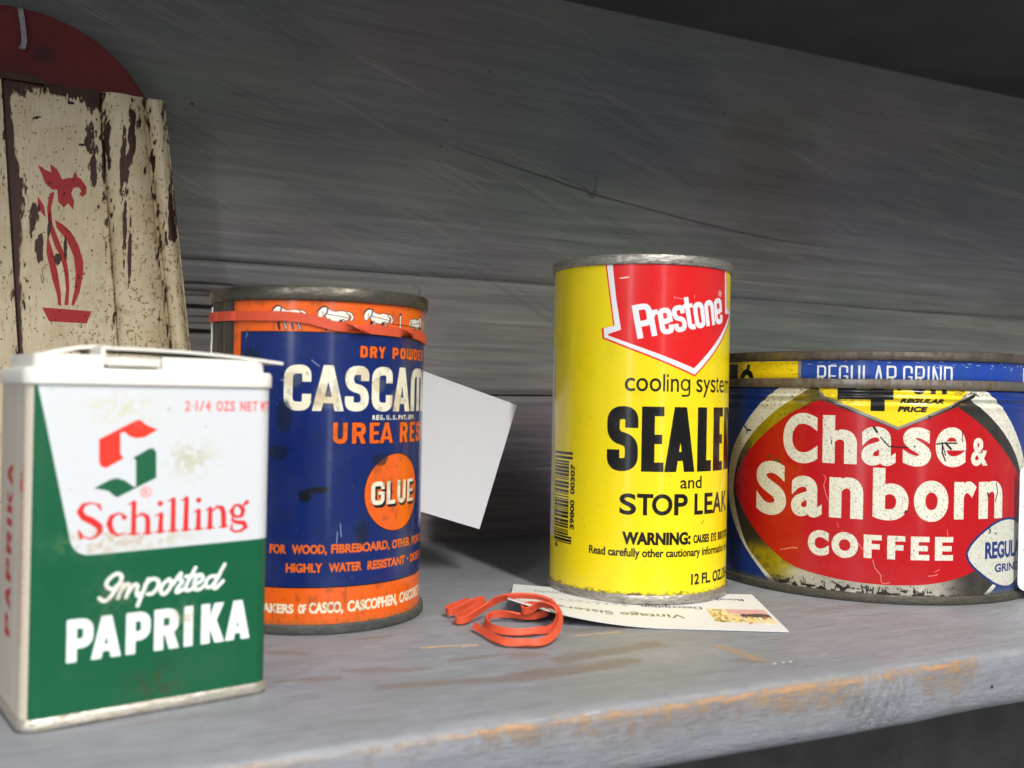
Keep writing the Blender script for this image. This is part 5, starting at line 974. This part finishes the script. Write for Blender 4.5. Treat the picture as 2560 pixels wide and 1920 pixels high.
flute('panel', -11.9, -4.4, 22.2, 31.2, .0009, .4308, 190.8, 188.4)
flute('panel', 22.5, 31.5, 39.2, 51.5, .0052, .4318, 190.6, 190.0)
flute('panel', 39.6, 51.9, 47.6, 59.7, .0042, .4338, 190.4, 190.0)
bc = [(lean(-55, -50, z) / 1000, z) for z in (0, .1925)]; br = [(lean(47.7, 59.9, z) / 1000, z) for z in (0, .1915)]
vs = []
for y in (.4335, .4395):
    for x, z in (bc[0], br[0], br[1], bc[1]): vs.append((x + .01, y - .43, z))
mesh_obj('core', vs, [(0, 1, 2, 3), (7, 6, 5, 4), (0, 4, 5, 1), (1, 5, 6, 2), (2, 6, 7, 3), (3, 7, 4, 0)], HM, wh, [((v[0] * 1000 - 10 + 90) / 172, v[2] * 1000 / 200) for v in vs])
cap = sheet('top_moulding', lambda s, t: (-.045 + .0575 * s + .0 + (.030 * 0) + .028 * s * .0, .0 - .0006 + .008 * t, .1938 - .0012 * s), 10, 2, .0022, HM, wh, lambda s, t: ((-55 + 60 * s + 90) / 172, .958))
cap.data.transform(Matrix.Scale(1.0, 4))
# red back board with rounded top
REDM = simple('dark_red_paint', (.20, .018, .018), .6, 0, 35, .3, .0004, 0.0)
def redart():
    nt = REDM.node_tree; b = nt.nodes['Principled BSDF']; v = tcoord(nt)
    mp = N(nt, 'ShaderNodeVectorMath', operation='DISTANCE'); mp.inputs[1].default_value = (.0125, .0100, .2055); nt.links.new(v, mp.inputs[0])
    r = N(nt, 'ShaderNodeMapRange'); r.inputs[1].default_value = .0075; r.inputs[2].default_value = .0045; nt.links.new(mulf(nt, mp.outputs['Value'], mulf(nt, noise_mask(nt, v, 260, .2, .8), .0045), 'ADD'), r.inputs[0])
    old = b.inputs['Base Color'].links[0].from_socket; nt.links.new(mixc(nt, mulf(nt, r.outputs[0], .75), old, (.035, .012, .012, 1)), b.inputs['Base Color'])
redart()
cx, cz, R_ = .0010, .1649, .0576; pts = []
for i in range(49):
    t = math.radians(25 + 130 * i / 48); pts.append((cx + R_ * math.cos(t), cz + R_ * math.sin(t)))
pts += [(cx - .0522, .01), (cx + .0522, .01)]
bm = bmesh.new(); A = [bm.verts.new((x, .0100, z)) for x, z in pts]; B2 = [bm.verts.new((x, .0185, z)) for x, z in pts]; bm.faces.new(A); bm.faces.new(B2[::-1])
for i in range(len(pts)): bm.faces.new((A[i], B2[i], B2[(i + 1) % len(pts)], A[(i + 1) % len(pts)]))
bmesh.ops.recalc_face_normals(bm, faces=bm.faces); bmesh.ops.bevel(bm, geom=[e for e in bm.edges if abs(e.verts[0].co.y - e.verts[1].co.y) < 1e-6], offset=.0007, segments=2, affect='EDGES')
me = bpy.data.meshes.new('back_board'); bm.to_mesh(me); bm.free(); me.materials.append(REDM); ob = bpy.data.objects.new('back_board', me); COL.objects.link(ob); ob.parent = wh
CORD = simple('white_cord', (.46, .46, .45), .7, 0, 900, .3, .0001)
ribbon('hanging_cord', [tuple(p) for p in catmull([(.0035, .0150, .2215), (.0036, .0093, .2216), (.0043, .0085, .2175), (.0049, .0084, .2130), (.0053, .0084, .2090), (.0049, .0086, .2065), (.0043, .0095, .2060)], 6)], [(1, .0, .1)] * 37, .0019, .0008, CORD, wh)
bpy.context.view_layer.update()
